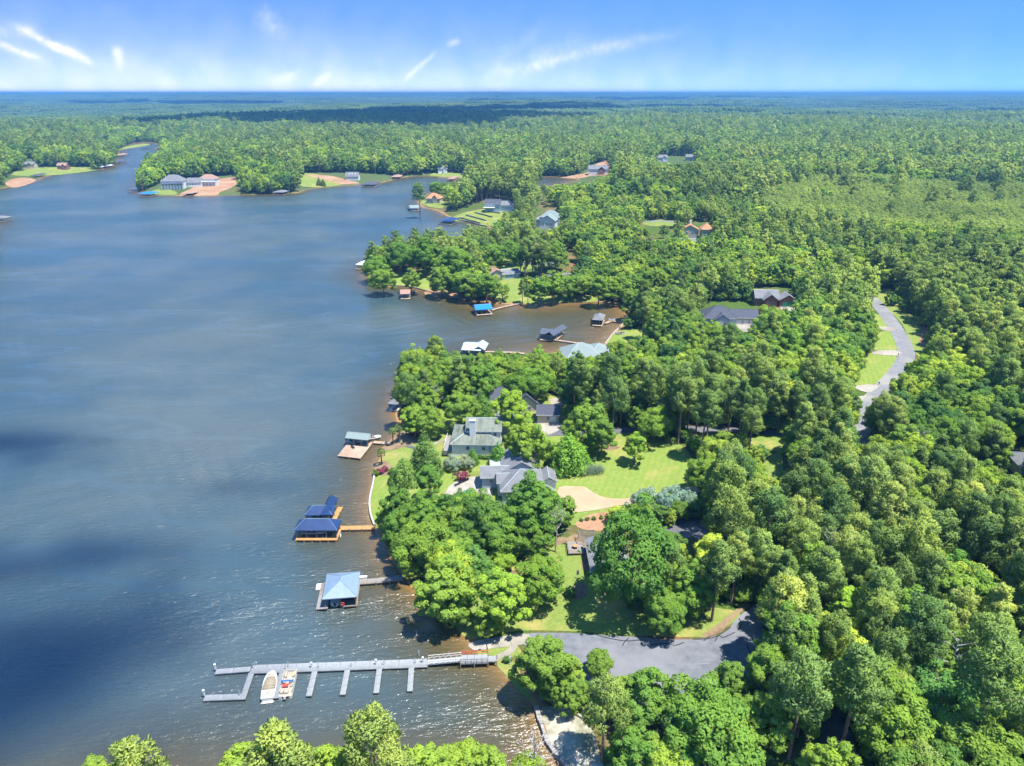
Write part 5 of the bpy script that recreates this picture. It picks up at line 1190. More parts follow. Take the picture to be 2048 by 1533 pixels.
for a_, b_ in (((503,1345),(484.5,1399)), ((564.5,1343),(551,1396.5)), ((629.5,1341.5),(617.5,1392)), ((695,1338.5),(685,1389.5)), ((759,1334.5),(752,1386)), ((823,1331.5),(819.5,1382.5))):
    p_, q_ = W(*a_, ZD), W(*b_, ZD)
    deck_run(e, p_, q_, 1.12, ZD - .03, 'dock_grey', 'finger_section', False, 2.2)
    for k in (.1, .9):
        m_ = (np.array(p_) * (1 - k) + np.array(q_) * k); loc = iv @ Vector((m_[0], m_[1], 0)); MB().box(loc.x, loc.y, -.35, .9, 1.2, .7).build('float', M['black'], e)
for px_, py_ in ((507,1337),(571,1338),(637,1336),(703,1333.5),(767,1330),(831,1327),(479.5,1391),(577,1334)):
    a_ = iv @ Vector((*W(px_, py_, ZD), 0)); MB().bar((a_.x, a_.y, -3), (a_.x, a_.y, 1.9), .09, 6).build('mooring_pile', M['metal'], e)
for px_, py_ in ((431,1339),(408.5,1391),(623.5,1335.5),(752.5,1329.5),(846,1325)):
    a_ = iv @ Vector((*W(px_, py_, ZD), 0)); pd = MB().box(a_.x, a_.y, ZD, .26, .26, 1.05).build('power_pedestal', M['trim'], e); MB().box(a_.x, a_.y, ZD + 1.06, .4, .34, .28).build('lamp_head', M['trim'], pd)
for k in (0, 1):
    a_ = iv @ Vector((*W(510.5 + 4 * k, 1330.5, ZD), 0)); MB().bar((a_.x, a_.y, 0), (a_.x, a_.y, ZD + .9), .04).bar((a_.x, a_.y, ZD + .9), (a_.x, a_.y - .5, ZD + .9), .04).build('swim_ladder_rail', M['metal'], e)
c0 = W(885, 1319, 1.0); e = empty('gangway', (c0[0], c0[1], 0)); tag(e, 'sloping aluminium gangway with trussed handrails to the floating dock', 'gangway'); iv = inv_of(e)
p_, q_ = np.array(W(856,1325,.8)), np.array(W(923,1319,1.2)); L_ = np.linalg.norm(q_ - p_); t_ = (q_ - p_) / L_; nn = np.array([-t_[1], t_[0]])
def g3(u_, s_, z): 
    c_ = p_ + (q_ - p_) * u_ + nn * s_; return tuple(iv @ Vector((c_[0], c_[1], z + .45 * u_)))
MB().add([g3(0, -.75, .66), g3(0, .75, .66), g3(1, .75, .66), g3(1, -.75, .66), g3(0, -.75, .8), g3(0, .75, .8), g3(1, .75, .8), g3(1, -.75, .8)], [(0, 1, 2, 3), (7, 6, 5, 4), (0, 4, 5, 1), (1, 5, 6, 2), (2, 6, 7, 3), (3, 7, 4, 0)]).build('deck', M['dock_grey'], e)
for s_ in (-.78, .78):
    r_ = MB(); r_.bar(g3(0, s_, 1.85), g3(1, s_, 1.85), .05).bar(g3(0, s_, 1.3), g3(1, s_, 1.3), .035)
    for k in range(7):
        r_.bar(g3(k / 6, s_, .78), g3(k / 6, s_, 1.87), .04)
        if k < 6: r_.bar(g3(k / 6, s_, .8), g3((k + 1) / 6, s_, 1.85), .03)
    r_.build('handrail', M['trim'], e)
c0 = W(950, 1320, 1.2); e = empty('fixed_pier', (c0[0], c0[1], 0)); tag(e, 'short fixed grey pier with railings where the gangway meets the bank', 'pier'); iv = inv_of(e)
deck_run(e, W(921,1319.5,1.25), W(976,1317.5,1.25), 2.5, 1.25, 'dock_grey', 'deck_section', True, 1.6); deck_run(e, W(976,1317.5,1.25), W(993,1318,1.25), 1.6, 1.22, 'dock_grey', 'deck_section', True, 1.5)
for s_ in (-1.2, 1.2):
    p_, q_ = np.array(W(921,1319.5,1.25)), np.array(W(976,1317.5,1.25)); r_ = MB()
    for k in range(6):
        c_ = iv @ Vector((*(p_ + (q_ - p_) * k / 5 + np.array([0, s_])), 1.25)); r_.box(c_.x, c_.y, 1.25, .08, .08, 1.05)
    a_, b_ = iv @ Vector((*(p_ + np.array([0, s_])), 2.3)), iv @ Vector((*(q_ + np.array([0, s_])), 2.3)); r_.bar(a_, b_, .05); a_.z = b_.z = 1.8; r_.bar(a_, b_, .035); r_.build('railing', M['black' if s_ < 0 else 'redc'], e)

def boathouse(px4, label, roof, roofm, rise, deckm='wood_grey', axis='x', ze=3.4, strips='lrb', sw=1.3, walk=None, walkw=1.5, wing=None, extra=None, npost=3, zd=.75, name='boathouse', wallside=None):
    x, y, w, d, rz, _ = rect4(px4, ze, 0.0)
    e = empty(name, (x, y, 0), rz); tag(e, label, 'boathouse', None); iv = inv_of(e)
    W0, D0 = w - 1.0, d - 1.0
    rb = MB(); R_ = rb.hip(w, d, rise, ze) if roof == 'hip' else rb.gable(w, d, rise, ze, axis); ro = rb.build('roof', M[roofm], e)
    cb = MB(); cb.bar(R_[0], R_[1], .1, 4)
    if roof == 'hip':
        for c_ in R_[2:]: cb.bar(c_, min(R_[:2], key=lambda q_: (q_[0] - c_[0]) ** 2 + (q_[1] - c_[1]) ** 2), .07, 4)
    cb.build('ridge_cap', M['r_steel' if roofm == 'r_steel' else ('r_steel' if roofm in ('r_navy', 'r_dark') else roofm)], ro)
    if wing:                                               # a second roof crossing the first
        wx, wy, ww, wd, wax, wr = wing; rb = MB(); rb.gable(ww, wd, wr, ze + .1, wax, wx, wy); rb.build('roof', M[roofm], e)
        for a_ in (-1, 1):
            for b_ in (-1, 1): MB().box(wx + a_ * (ww / 2 - .6), wy + b_ * (wd / 2 - .6), -3, .24, .24, ze + 2.9).build('post', M['post'], e)
    pm = None
    for k in range(npost):
        u_ = -W0 / 2 + W0 * k / (npost - 1)
        for v_ in (-D0 / 2, D0 / 2):
            if pm is None: o = MB().box(0, 0, -3, .22, .22, 3 + ze - .15).build('post', M['post'], e); pm = o.data
            else: o = link('post', pm, e)
            o.location = (u_, v_, 0)
    def strip(x0, x1, y0, y1): 
        L_ = x1 - x0; MB().box((x0 + x1) / 2, (y0 + y1) / 2, zd - .22, L_, y1 - y0, .22).build('deck', M[deckm], e)
        for a_ in (x0 + .1, x1 - .1):
            for b_ in (y0 + .1, y1 - .1): MB().box(a_, b_, -3, .18, .18, 3 + zd - .24).build('pile', M['post'], e)
    if 'l' in strips: strip(-W0 / 2 - .2, -W0 / 2 - .2 + sw, -D0 / 2 - .3, D0 / 2 + .2)
    if 'r' in strips: strip(W0 / 2 + .2 - sw, W0 / 2 + .2, -D0 / 2 - .3, D0 / 2 + .2)
    if 'b' in strips: strip(-W0 / 2 + sw - .15, W0 / 2 - sw + .15, D0 / 2 + .2 - sw, D0 / 2 + .2)
    if 'f' in strips: strip(-W0 / 2 - .2, W0 / 2 + .2, -D0 / 2 - .32 - sw, -D0 / 2 - .32)
    for q_ in extra or []: strip(*[v for v in q_])
    if wallside:
        for k in wallside: MB().box(0 if k in 'bf' else (W0 / 2 if k == 'r' else -W0 / 2), (D0 / 2 if k == 'b' else -D0 / 2) if k in 'bf' else 0, zd, W0 if k in 'bf' else .1, .1 if k in 'bf' else D0, ze - zd - .2).build('side_wall', M['wood_grey'], e)
    MB().bar((-W0 * .22, -D0 * .4, ze - .3), (-W0 * .22, D0 * .4, ze - .3), .09).bar((W0 * .22, -D0 * .4, ze - .3), (W0 * .22, D0 * .4, ze - .3), .09).build('lift_beam', M['metal'], e)
    if walk:
        for a_, b_ in zip(walk[:-1], walk[1:]): deck_run(e, W(*a_, zd), W(*b_, zd), walkw, zd - .03, deckm, 'walkway_section', True, 2.2, inv=iv)
    return e, W0, D0
def local(e, x, y): 
    c_, s_ = math.cos(e.rotation_euler.z), math.sin(e.rotation_euler.z); return e.location.x + x * c_ - y * s_, e.location.y + x * s_ + y * c_
def boat_in(e, x, y, label, turn=0.0, z=.75, **kw):
    X, Y = local(e, x, y); return motorboat(X, Y, z, e.rotation_euler.z + turn, label, **kw)
# steel-blue boathouse
e, w0, d0 = boathouse([(645,1199),(715,1194),(719.5,1143),(653,1148)], 'boathouse with steel-blue hipped metal roof and weathered deck', 'hip', 'r_steel', 1.9, 'wood_grey', strips='b', walk=[(716,1164),(752,1161.5),(806,1156)], walkw=1.9, wallside='r')
for a_, b_, c_, d_ in ((-w0 / 2 - 2.1, -w0 / 2 + .5, -d0 / 2 - .5, d0 / 2 + .6), (w0 * .06, w0 / 2 + .3, -d0 / 2 - .3, d0 / 2 - .9)):
    o = MB().box((a_ + b_) / 2, (c_ + d_) / 2, .53, b_ - a_, d_ - c_, .22).build('deck', M['wood_grey'], e)
    for u_ in (a_ + .1, b_ - .1):
        for v_ in (c_ + .1, d_ - .1): MB().box(u_, v_, -3, .2, .2, 3.5).build('pile', M['post'], e)
MB().box(-w0 / 2 - 2.7, d0 / 2 - .2, .1, 1.1, 2.2, .3).build('swim_float', M['gel'], e)
boat_in(e, -w0 * .2, -.5, 'white runabout under the steel-blue boathouse roof', math.pi * 0, L_=6.4, z=.35)
X, Y = local(e, w0 * .3, -d0 * .28); b = empty('bench', (X, Y, .75), e.rotation_euler.z); tag(b, 'dark bench on the steel-blue boathouse deck', 'bench'); MB().box(0, 0, .4, 1.5, .45, .06).build('seat', M['black'], b); MB().box(0, .24, .46, 1.5, .06, .5).build('backrest', M['black'], b); [MB().box(a_, 0, 0, .07, .4, .4).build('leg', M['black'], b) for a_ in (-.65, .65)]
X, Y = local(e, w0 * .07, -d0 / 2 - .22); v_, f_ = [], []
for k in range(14):
    for q_ in range(6):
        a_, b_ = 6.283 * k / 14, 6.283 * q_ / 6; rr_ = .36 + .1 * math.cos(b_); v_.append((rr_ * math.cos(a_), .1 * math.sin(b_), rr_ * math.sin(a_))); f_.append((k * 6 + q_, k * 6 + (q_ + 1) % 6, ((k + 1) % 14) * 6 + (q_ + 1) % 6, ((k + 1) % 14) * 6 + q_))
lb = MB().add(v_, f_).build('life_ring', M['redc']); lb.location = (X, Y, 1.5); lb.rotation_euler.z = e.rotation_euler.z; tag(lb, 'red life ring hung on the steel-blue boathouse post', 'life ring')
X, Y = W(727, 1157.5, .75); b = empty('dock_box', (X, Y, .72), e.rotation_euler.z); tag(b, 'white storage box on the weathered boathouse walkway', 'box'); MB().box(0, 0, 0, 1.7, .6, .55).build('body', M['gel'], b); MB().box(0, 0, .56, 1.78, .68, .1).build('lid', M['trim'], b)
# navy pair
e, w0, d0 = boathouse([(588,1061),(675,1062),(683,1039),(597,1040)], 'navy hip-roofed boathouse on a honey-coloured timber deck', 'hip', 'r_navy', 2.0, 'wood_orange', strips='lb', sw=1.2, walk=[(676,1056),(749,1055)], walkw=1.9, npost=5)
for a_, b_, c_, d_ in ((-w0 / 2 - .2, w0 / 2 + .3, -d0 / 2 - 1.0, -d0 / 2 + .3), (w0 / 2 - 1.6, w0 / 2 + .3, -d0 / 2 + .3, d0 / 2 + .2)): MB().box((a_ + b_) / 2, (c_ + d_) / 2, .52, b_ - a_, d_ - c_, .24).build('deck', M['wood_orange'], e)
for k in range(6): MB().box(-w0 / 2 + w0 * k / 5, -d0 / 2 - 1.0, -3, .2, .2, 3.5).build('pile', M['wood_orange'], e)
boat_in(e, -1.4, 0, 'white runabout under the front navy boathouse roof', -math.pi / 2, L_=6.4, z=.9)
for px_, py_ in ((649,1079), (681,1071)):
    X, Y = W(px_, py_, .4); l = MB(); 
    for s_ in (-.45, .45): l.bar((s_, 0, -.6), (s_, 0, 1.1), .05).bar((s_, 0, 1.1), (s_, .5, 1.1), .05)
    for k in range(4): l.bar((-.45, 0, -.5 + .3 * k), (.45, 0, -.5 + .3 * k), .05)
    o = l.build('swim_ladder', M['trim']); o.location = (X, Y, .25); o.rotation_euler.z = 0 if px_ < 660 else math.pi / 2
    tag(o, 'white swim ladder at the water side of the navy boathouse deck' if px_ < 660 else 'white swim ladder at the walkway corner of the navy boathouse', 'ladder')
e, w0, d0 = boathouse([(608,1031),(664,1031),(672,1013),(616,1014)], 'navy boathouse with crossing hipped and gabled roofs behind the hip-roofed one', 'hip', 'r_navy', 1.8, 'wood_orange', strips='l', wing=None)
X0 = rect4([(645,1031),(664,1031),(676,997),(648,997)], 3.4, 0.0)
iv = inv_of(e); p_ = iv @ Vector((X0[0], X0[1], 0)); rb = MB().hip(4.0, X0[3], 1.8, 3.5); o = MB(); o.hip(X0[2] * .92, X0[3], 1.9, 3.52); o = o.build('roof', M['r_navy'], e); o.location = (p_.x, p_.y, 0); o.rotation_euler.z = X0[4] - e.rotation_euler.z
for a_ in (-1, 1):
    for b_ in (-1, 1): q_ = MB().box(a_ * (X0[2] * .46 - .5), b_ * (X0[3] / 2 - .5), -3, .22, .22, 6.3).build('post', M['post'], e); q_.location = (p_.x, p_.y, 0)
deck_run(e, W(667,1040,.75), W(681,1014,.75), 1.5, .74, 'wood_orange', 'walkway_section')
boat_in(e, -.5, .3, 'cream boat cradled under the crossing navy roofs', -math.pi / 2, L_=6.0, z=1.0)
# plank platform with mossy roof
e, w0, d0 = boathouse([(693,877),(737,881),(747,869),(698,864)], 'boathouse with mossy green roof and broad tan plank platform', 'gable', 'r_green', 1.3, 'wood_tan', strips='b', npost=4, walk=[(747,884),(783,887)], walkw=1.6)
zt = .75; A = [W(675,912,zt), W(721,917.5,zt), W(747,884,zt), W(697,884,zt)]; iv = inv_of(e); LL = [iv @ Vector((*p, 0)) for p in A]
nb_ = 26
for k in range(nb_):                                # planks of the platform, one by one
    u0, u1 = k / nb_ + .002, (k + 1) / nb_ - .002
    P = [LL[0].lerp(LL[1], u0), LL[0].lerp(LL[1], u1), LL[3].lerp(LL[2], u1), LL[3].lerp(LL[2], u0)]; dz = random.uniform(-.012, .012)
    MB().add([(p.x, p.y, zt - .12 + dz) for p in P] + [(p.x, p.y, zt + dz) for p in P], [(3, 2, 1, 0), (4, 5, 6, 7), (0, 1, 5, 4), (1, 2, 6, 5), (2, 3, 7, 6), (3, 0, 4, 7)]).build('plank', M['wood_tan'], e)
for p in LL + [LL[0].lerp(LL[1], .5), LL[1].lerp(LL[2], .5), LL[0].lerp(LL[3], .5)]: MB().box(p.x, p.y, -3, .22, .22, 3.85).build('pile', M['post'], e)
boat_in(e, -2, .4, 'white boat stored under the mossy green boathouse roof', -math.pi / 2, L_=5.6, z=.5)
X, Y = W(746, 876, .6); motorboat(X, Y, .1, R(-70), 'white runabout moored beside the mossy green boathouse', L_=5.6)
for k, (px_, py_) in enumerate(((706,896),(716,889))):
    X, Y = W(px_, py_, .8); b = empty('deck_chair', (X, Y, .76), R(40 + 70 * k)); tag(b, 'dark lounge chair in the middle of the tan plank platform' if k == 0 else 'dark lounge chair near the roof on the tan plank platform', 'chair'); MB().box(0, 0, .35, .7, 1.5, .08).build('seat', M['black'], b); MB().box(0, .9, .35, .7, .1, .6).build('backrest', M['black'], b); [MB().box(a_, c_, 0, .06, .06, .35).build('leg', M['black'], b) for a_ in (-.3, .3) for c_ in (-.65, .65)]
# others along the shore and in the cove
e, *_ = boathouse([(775,808),(797,810),(806,795),(788,793)], 'small boathouse with pale grey roof under the point trees', 'hip', 'r_grey', 1.4, 'gel', strips='lrb')
e, *_ = boathouse([(860,736),(890,736),(900,724),(873,723)], 'boathouse with pale grey gable behind the point trees', 'gable', 'r_pale', 1.5, 'wood_tan', strips='lrb')
e, w0, d0 = boathouse([(920,700),(958,702),(974,686),(935,684)], 'boathouse with pale silver crossed metal roof at the cove mouth', 'gable', 'r_pale', 1.5, 'wood_tan', strips='lrb', wing=(3.4, 0, 5.5, 9.5, 'y', 1.6), walk=[(965,703),(1035,705),(1052,708)], walkw=1.6)
e, w0, d0 = boathouse([(1077,668),(1103,670),(1112,660),(1088,658)], 'charcoal boathouse with crossed roofs on a pale timber dock', 'gable', 'r_dark', 1.4, 'wood_tan', strips='f', wing=None, walk=[(1075,676),(1118,681),(1205,693)], walkw=1.4)
X0 = rect4([(1098,671),(1110,671),(1126,656),(1114,652)], 3.6, 0.0); iv = inv_of(e); p_ = iv @ Vector((X0[0], X0[1], 0)); rb = MB(); rb.gable(X0[2] + 1.2, X0[3] + 1, 1.5, 3.6, 'y'); o = rb.build('roof', M['r_dark'], e); o.location = (p_.x, p_.y, 0); o.rotation_euler.z = X0[4] - e.rotation_euler.z
for a_ in (-1, 1):
    for b_ in (-1, 1): q_ = MB().box(a_ * X0[2] * .4, b_ * X0[3] * .42, -3, .22, .22, 6.4).build('post', M['post'], e); q_.location = (p_.x, p_.y, 0)
deck_run(e, W(1112,679,.75), W(1127,665,.75), 1.4, .72, 'wood_tan', 'walkway_section')
boat_in(e, -.5, .4, 'white boat on a lift under the charcoal boathouse roof', -math.pi / 2, L_=5.6, z=1.0)
e, w0, d0 = boathouse([(1182,640),(1203,641),(1215,630),(1192,628)], 'boathouse with warm grey hipped roof near the fire ring', 'hip', 'r_grey', 1.5, 'wood_tan', strips='fr', walk=[(1210,647),(1222,641.5),(1244,644)], walkw=1.7, npost=4)
boat_in(e, -1, .3, 'covered boat under the warm grey boathouse roof', -math.pi / 2, L_=5.4, z=.9, hullm='navyc')
X, Y = W(1224, 640.5, .8); js = empty('jet_ski', (X, Y, .72), R(-95)); tag(js, 'white and blue jet ski parked on the warm grey boathouse walkway', 'jet ski'); v_, f_ = hull_mesh(3.2, 1.15, .55, .5, 10); MB().add(v_, f_).build('hull', M['gel'], js); MB().box(0, -.35, .6, .45, 1.5, .3, 0, .8).build('seat', M['bluec'], js); MB().bar((-.4, .35, 1.05), (.4, .35, 1.05), .04).box(0, .45, .55, .3, .4, .5).build('handlebar', M['black'], js)
e, w0, d0 = boathouse([(945,621),(983,618),(980,608.5),(950,611)], 'boathouse with bright blue gabled metal roof', 'gable', 'r_blue', 1.5, 'wood_tan', strips='lrf', walk=[(982,620.5),(1005,614),(1038,607)], walkw=1.6, npost=4)
boat_in(e, 0, .4, 'white boat under the bright blue boathouse roof', -math.pi / 2, L_=5.6, z=.9)
e, w0, d0 = boathouse([(795,589),(815,588),(827,581),(806,581)], 'boathouse with rose-brown gabled roof by the far point', 'gable', 'r_rose', 1.5, 'wood_tan', strips='lrf', walk=[(822,586),(832,582)], walkw=1.6, npost=4)
boat_in(e, 0, 0, 'white boat under the rose-brown boathouse roof', -math.pi / 2, L_=5.6, z=.9)
e, *_ = boathouse([(716,530),(727,531),(732,524),(722,523)], 'white-roofed dock house off the tip of the far point', 'hip', 'trim', 1.2, 'wood_tan', strips='lrf')
e, *_ = boathouse([(882,442),(913,444),(911,436),(886,435)], 'dark blue hip-roofed boathouse below the terraced lawn', 'hip', 'r_navy', 1.8, 'wood_grey', strips='lrf', walk=[(905,446),(917,444)])
FARB_ = [((816,417),(838,416),(836,411),(819,412),'teal-roofed dock off the rocky headland','r_green'), ((283,388),(310,389),(308,384),(286,384),'bright blue-roofed boathouse on the distant shore','r_blue'), ((264,379),(281,380),(281,375),(266,375),'dark boathouse at the tip of the distant headland','r_dark'), ((370,387.5),(392,387.5),(390,383),(372,383),'brown boathouse below the bare clay bank','r_brown'),
         ((548,385),(575,385.5),(573,381),(551,381),'low grey dock house on the wooded distant shore','r_grey'), ((726,369.5),(757,370),(754,364),(730,364),'grey boathouse below the dormered cottage','r_slate'), ((784,354.5),(804,354.5),(802,350.5),(786,350.5),'brown boathouse at the back of the cove','r_brown'), ((897,358.5),(912,359),(911,354),(899,354),'red-trimmed dock house below the small white cottage','r_rose'), ((203,335),(216,335),(215,330),(204,330),'white boathouse on the far western shore','trim'),
         ((230,325),(246,325),(245,321),(231,321),'dark boathouse at the creek mouth','r_dark'), ((230,312),(246,312),(245,308),(232,308),'brown boathouse on the creek bank','r_brown'), ((286,296),(295,296),(295,293),(287,293),'small dark dock house out in the creek','r_dark'), ((318,297),(330,297),(329,294),(319,294),'small brown dock house at the creek spit','r_brown'), ((-12,437),(18,437),(16,433),(-8,433),'low grey dock reaching out from the western bank','r_grey'), ((70,352),(84,352),(83,348),(72,348),'grey dock house off the far western lawn','r_slate')]
for a_, b_, c_, d_, lab, rm in FARB_: boathouse([a_, b_, c_, d_], lab, 'hip' if rm != 'r_green' else 'gable', rm, 1.5, 'wood_tan', strips='lrf')

# ------------------------------------------------------------------ walls along the water, terraces
def wall_run(name, label, px, hgt, thick, mat, piece=None, z=None, cat='wall', jitter=0.0):
    pts = [np.array(p) for p in smooth_line([W(*p, 0) if z is None else G(*p) for p in px], 4)]
    c_ = pts[len(pts) // 2]; e = empty(name, (c_[0], c_[1], 0)); tag(e, label, cat)
    seg = np.array(pts); L_ = np.r_[0, np.cumsum(np.linalg.norm(np.diff(seg, axis=0), axis=1))]
    k = max(2, int(L_[-1] / piece)); us = np.linspace(0, L_[-1], k + 1)
    xs, ys = np.interp(us, L_, seg[:, 0]), np.interp(us, L_, seg[:, 1])
    for i_ in range(k):
        mx_, my_ = (xs[i_] + xs[i_ + 1]) / 2, (ys[i_] + ys[i_ + 1]) / 2; a_ = math.atan2(ys[i_ + 1] - ys[i_], xs[i_ + 1] - xs[i_]); l_ = math.hypot(xs[i_ + 1] - xs[i_], ys[i_ + 1] - ys[i_])
        g = float(H(mx_, my_)) if z is not None else 0.0; j1, j2 = 1 + random.uniform(-jitter, jitter), random.uniform(-jitter, jitter) * .4
        MB().box(mx_ - c_[0], my_ - c_[1], g - 1.2, l_ - .02 + (.06 if jitter else 0), thick * j1, 1.2 + hgt + j2, a_ + j2 * .5, 1 - jitter * .4).build('stone' if jitter else 'wall_panel', M[mat], e)
    return e
wall_run('seawall', 'pale concrete seawall edging the shore lawn', [(749,1054),(742,1034),(739,1010),(742,990),(747,968),(749,953)], .85, .45, 'seawall', 2.6)
wall_run('seawall', 'dark stone wall holding the sandy patch above the water', [(1072,1418),(1082,1452),(1092,1482),(1108,1508),(1130,1532),(1150,1558)], .9, .8, 'stone', 1.1, jitter=.3)
wall_run('stone_edging', 'low grey stone edging between sand and trees', [(1112,1415),(1140,1424),(1165,1438)], .6, .7, 'stone', 1.0, z=1, jitter=.3)
wall_run('seawall', 'curved pale kerb along the lawn with the fire ring', [(1210,690),(1218,680),(1227,668),(1241,655),(1249,645)], .7, .4, 'seawall', 2.5)
wall_run('seawall', 'low timber bulkhead round the far point', [(758,573),(792,573),(830,577),(870,588),(940,601)], .7, .4, 'wood_grey', 4.0)
wall_run('retaining_wall', 'timber waterfront wall below the terraced lawn', [(915,441),(940,446),(975,455)], 1.5, .6, 'wood_grey', 5, z=1)
for k, (a_, b_, c_, lab) in enumerate((((918,437),(950,445),(960,448),'lowest dark retaining wall step of the terraced lawn'), ((932,432),(955,438),(972,443),'second dark retaining wall step of the terraced lawn'), ((950,427),(970,432),(985,436),'third dark retaining wall step of the terraced lawn'), ((965,423),(985,426),(1000,428),'topmost dark retaining wall step of the terraced lawn'))): wall_run('retaining_wall', lab, [a_, b_, c_], 1.3, .6, 'wood_grey', 5, z=1)
X, Y = G(1242, 668); e = empty('fire_ring', (X, Y, float(H(X, Y)))); tag(e, 'ring of grey stones around a fire pit on the cove lawn', 'fire pit')
for k in range(14): a_ = 6.283 * k / 14; MB().box(2.3 * math.cos(a_), 1.9 * math.sin(a_), -.2, .95, .6, .75 + random.uniform(-.1, .1), a_ + 1.57, .8).build('stone', M['stone'], e)
MB().box(0, 0, -.1, 3, 2.4, .25, .4, .8).build('ash_bed', M['tar'], e)

# ------------------------------------------------------------------ planting
def plant(t, name, px, py, wpx, label, cat, group=None, leaf=None, tint=None, zs_=1.0, top='foliage', stem='stem'):
    x, y, s = place_size(px, py, wpx, t); e = empty(name, (x, y, max(float(H(x, y)), .1)), random.random() * 6.28); e.scale = (s, s, s * zs_)
    c_ = link(top, t.meshes[0], e); link(stem, t.meshes[1], e); tag(e, label, cat, group)
    if leaf: c_.material_slots[0].link = 'OBJECT'; c_.material_slots[0].material = M[leaf]
    c_.color = (*(tint or (1, 1, 1)), 0)
    return e
SH = broadleaf(81, 1.9, 1.1, .1, 34, 60, .26, .2, gap=.05); SH.leaf = 'shrub'; SH.meshes = tree_meshes(SH, 'shrub')
BC = broadleaf(95, 7.5, 4.6, .3, 90, 80, .5, .3, gap=.05); BC.leaf = 'silver'; BC.meshes = tree_meshes(BC, 'cedar')
CO = [conifer(91), conifer(92, 11, 3.0, .4, 14), conifer(93, 9, 4.2, .8, 9, 90, .8, .3, droop=.1), BC]
for k, t in enumerate(CO): t.meshes = tree_meshes(t, 'conifer_%d' % k)
for px_, py_, w_, lab, lf in ((760,943,16,'plum-coloured shrub at the palmetto bed by the seawall','plum'), (770,938,15,'second plum shrub beside the lone palmetto','plum'), (752,946,16,'round lime shrub at the seawall corner','shrub'), (784,943,18,'dark round shrub behind the plum shrubs','shrub'), (834,866,20,'plum shrub in the pine straw bed','plum'), (843,869,18,'wide plum shrub next to the garden lawn','plum'), (825,868,14,'small plum shrub near the palmettos','plum'), (836,876,12,'lime shrub at the front of the straw bed','shrub'), (846,876,11,'small lime shrub at the straw bed corner','shrub'), (925,952,26,'dark red shrub at the pool fence','plum'), (902,884,14,'dark shrub by the garden path steps','shrub'),
                              (1163,1040,9,None,'shrub'), (1175,1038,10,None,'shrub'), (1188,1037,10,None,'shrub'), (1203,1035,10,None,'shrub'), (1217,1032,12,None,'shrub'), (1015,1318,18,'clipped shrub at the head of the fixed pier','shrub'), (1140,1185,26,'dark shrub in the lawn mulch bed','shrub'), (1210,1170,34,'dark shrub under the huge oak','shrub'), (1158,1105,10,'small shrub at the deck corner','shrub'), (1125,842,16,'pale shrub beside the slate garage','shrub'), (1815,612,34,'olive bush on the road verge','shrub'), (1785,600,30,'round bush on the upper road verge','shrub'), (1845,628,34,'broad bush at the side-road corner','shrub'), (2030,930,22,'round bush beside the white-walled house','shrub')):
    plant(SH, 'shrub', px_, py_, w_, lab or 'small round shrub in the clay bed row', 'shrub', None if lab else 'row of small shrubs in the clay bed', lf)
for k in range(7): plant(SH, 'hedge_bush', 957 + 6.2 * k, 914 + k * .4, 11, 'clipped hedge bush below the white house wall', 'hedge', 'hedge below the white house wall', 'shrub')
for px_, py_, w_, ix, lab, lf, tn in ((850,915,58,0,'dense dark cedar on the shore lawn','needle',(.9,1.05,1)), (905,928,40,3,'silvery spruce beside the white house','silver',None), (932,926,36,3,'second silvery spruce in the hedge bed','silver',(1.05,1,.85)), (945,915,22,0,'slim green conifer among the silvery spruces','needle',(.8,1.1,.8)), (996,915,36,0,'green conifer at the corner of the grey gabled house','needle',(.8,1.15,.8)), (1138,908,72,2,'wide fan-boughed cypress on the big lawn','needle',(1.1,1.4,.8)), (1290,1004,66,3,'blue cedar beside the tan driveway','silver',(.9,1,1.1)), (1340,1003,70,3,'larger blue cedar beside the tan driveway','silver',(.85,1,1.1)), (1372,998,50,3,'third blue cedar at the driveway end','silver',(.8,.95,1.05)), (962,818,44,0,'dark conifer in front of the slate-roofed house','needle',(.75,1.0,.75)), (810,945,52,2,'airy weeping tree on the shore lawn','needle',(1.15,1.3,1.1)), (638,364,10,0,'small pine on the far grassy bank','needle',None), (646,366,9,0,'young pine on the far grassy bank','needle',None)):
    plant(CO[ix], 'conifer', px_, py_, w_, lab, 'conifer', None, lf, tn, top='crown', stem='trunk')
# bare grey snags
M['snag'] = surface('bare_wood', (.30, .28, .26), .25, 2, .95)
def snag(px, py, hgt, label, seed):
    x, y = G(px, py, hgt * .6); r = np.random.default_rng(seed); e = empty('dead_tree', (x, y, max(float(H(x, y)), .1)), r.random() * 6); tag(e, label, 'dead tree')
    v_, f_ = tube([(0, 0, -.5), (.2, .1, hgt * .4), (.1, .4, hgt * .75), (.3, .3, hgt)], [hgt * .016, hgt * .012, hgt * .007, hgt * .002]); MB().add(v_, f_).build('trunk', M['snag'], e); bb = MB()
    for k in range(16):
        z = hgt * (.35 + .6 * k / 16); a_ = k * 2.4 + r.normal() * .3; l_ = hgt * .28 * (1.15 - k / 18); p1 = np.array([.15, .25, z]); d_ = np.array([math.cos(a_), math.sin(a_), .65]); p2 = p1 + d_ * l_ * .55; p3 = p2 + (d_ + r.normal(size=3) * .35) * l_ * .5
        v_, f_ = tube([p1, p2, p3], [hgt * .006, hgt * .004, hgt * .0012], 4); bb.add(v_, f_)
        for q_ in range(3): v_, f_ = tube([p2 + (p3 - p2) * q_ * .3, p2 + (p3 - p2) * q_ * .3 + (d_ + r.normal(size=3) * .8) * l_ * .22], [hgt * .003, hgt * .001], 4); bb.add(v_, f_)
    bb.build('branches', M['snag'], e)
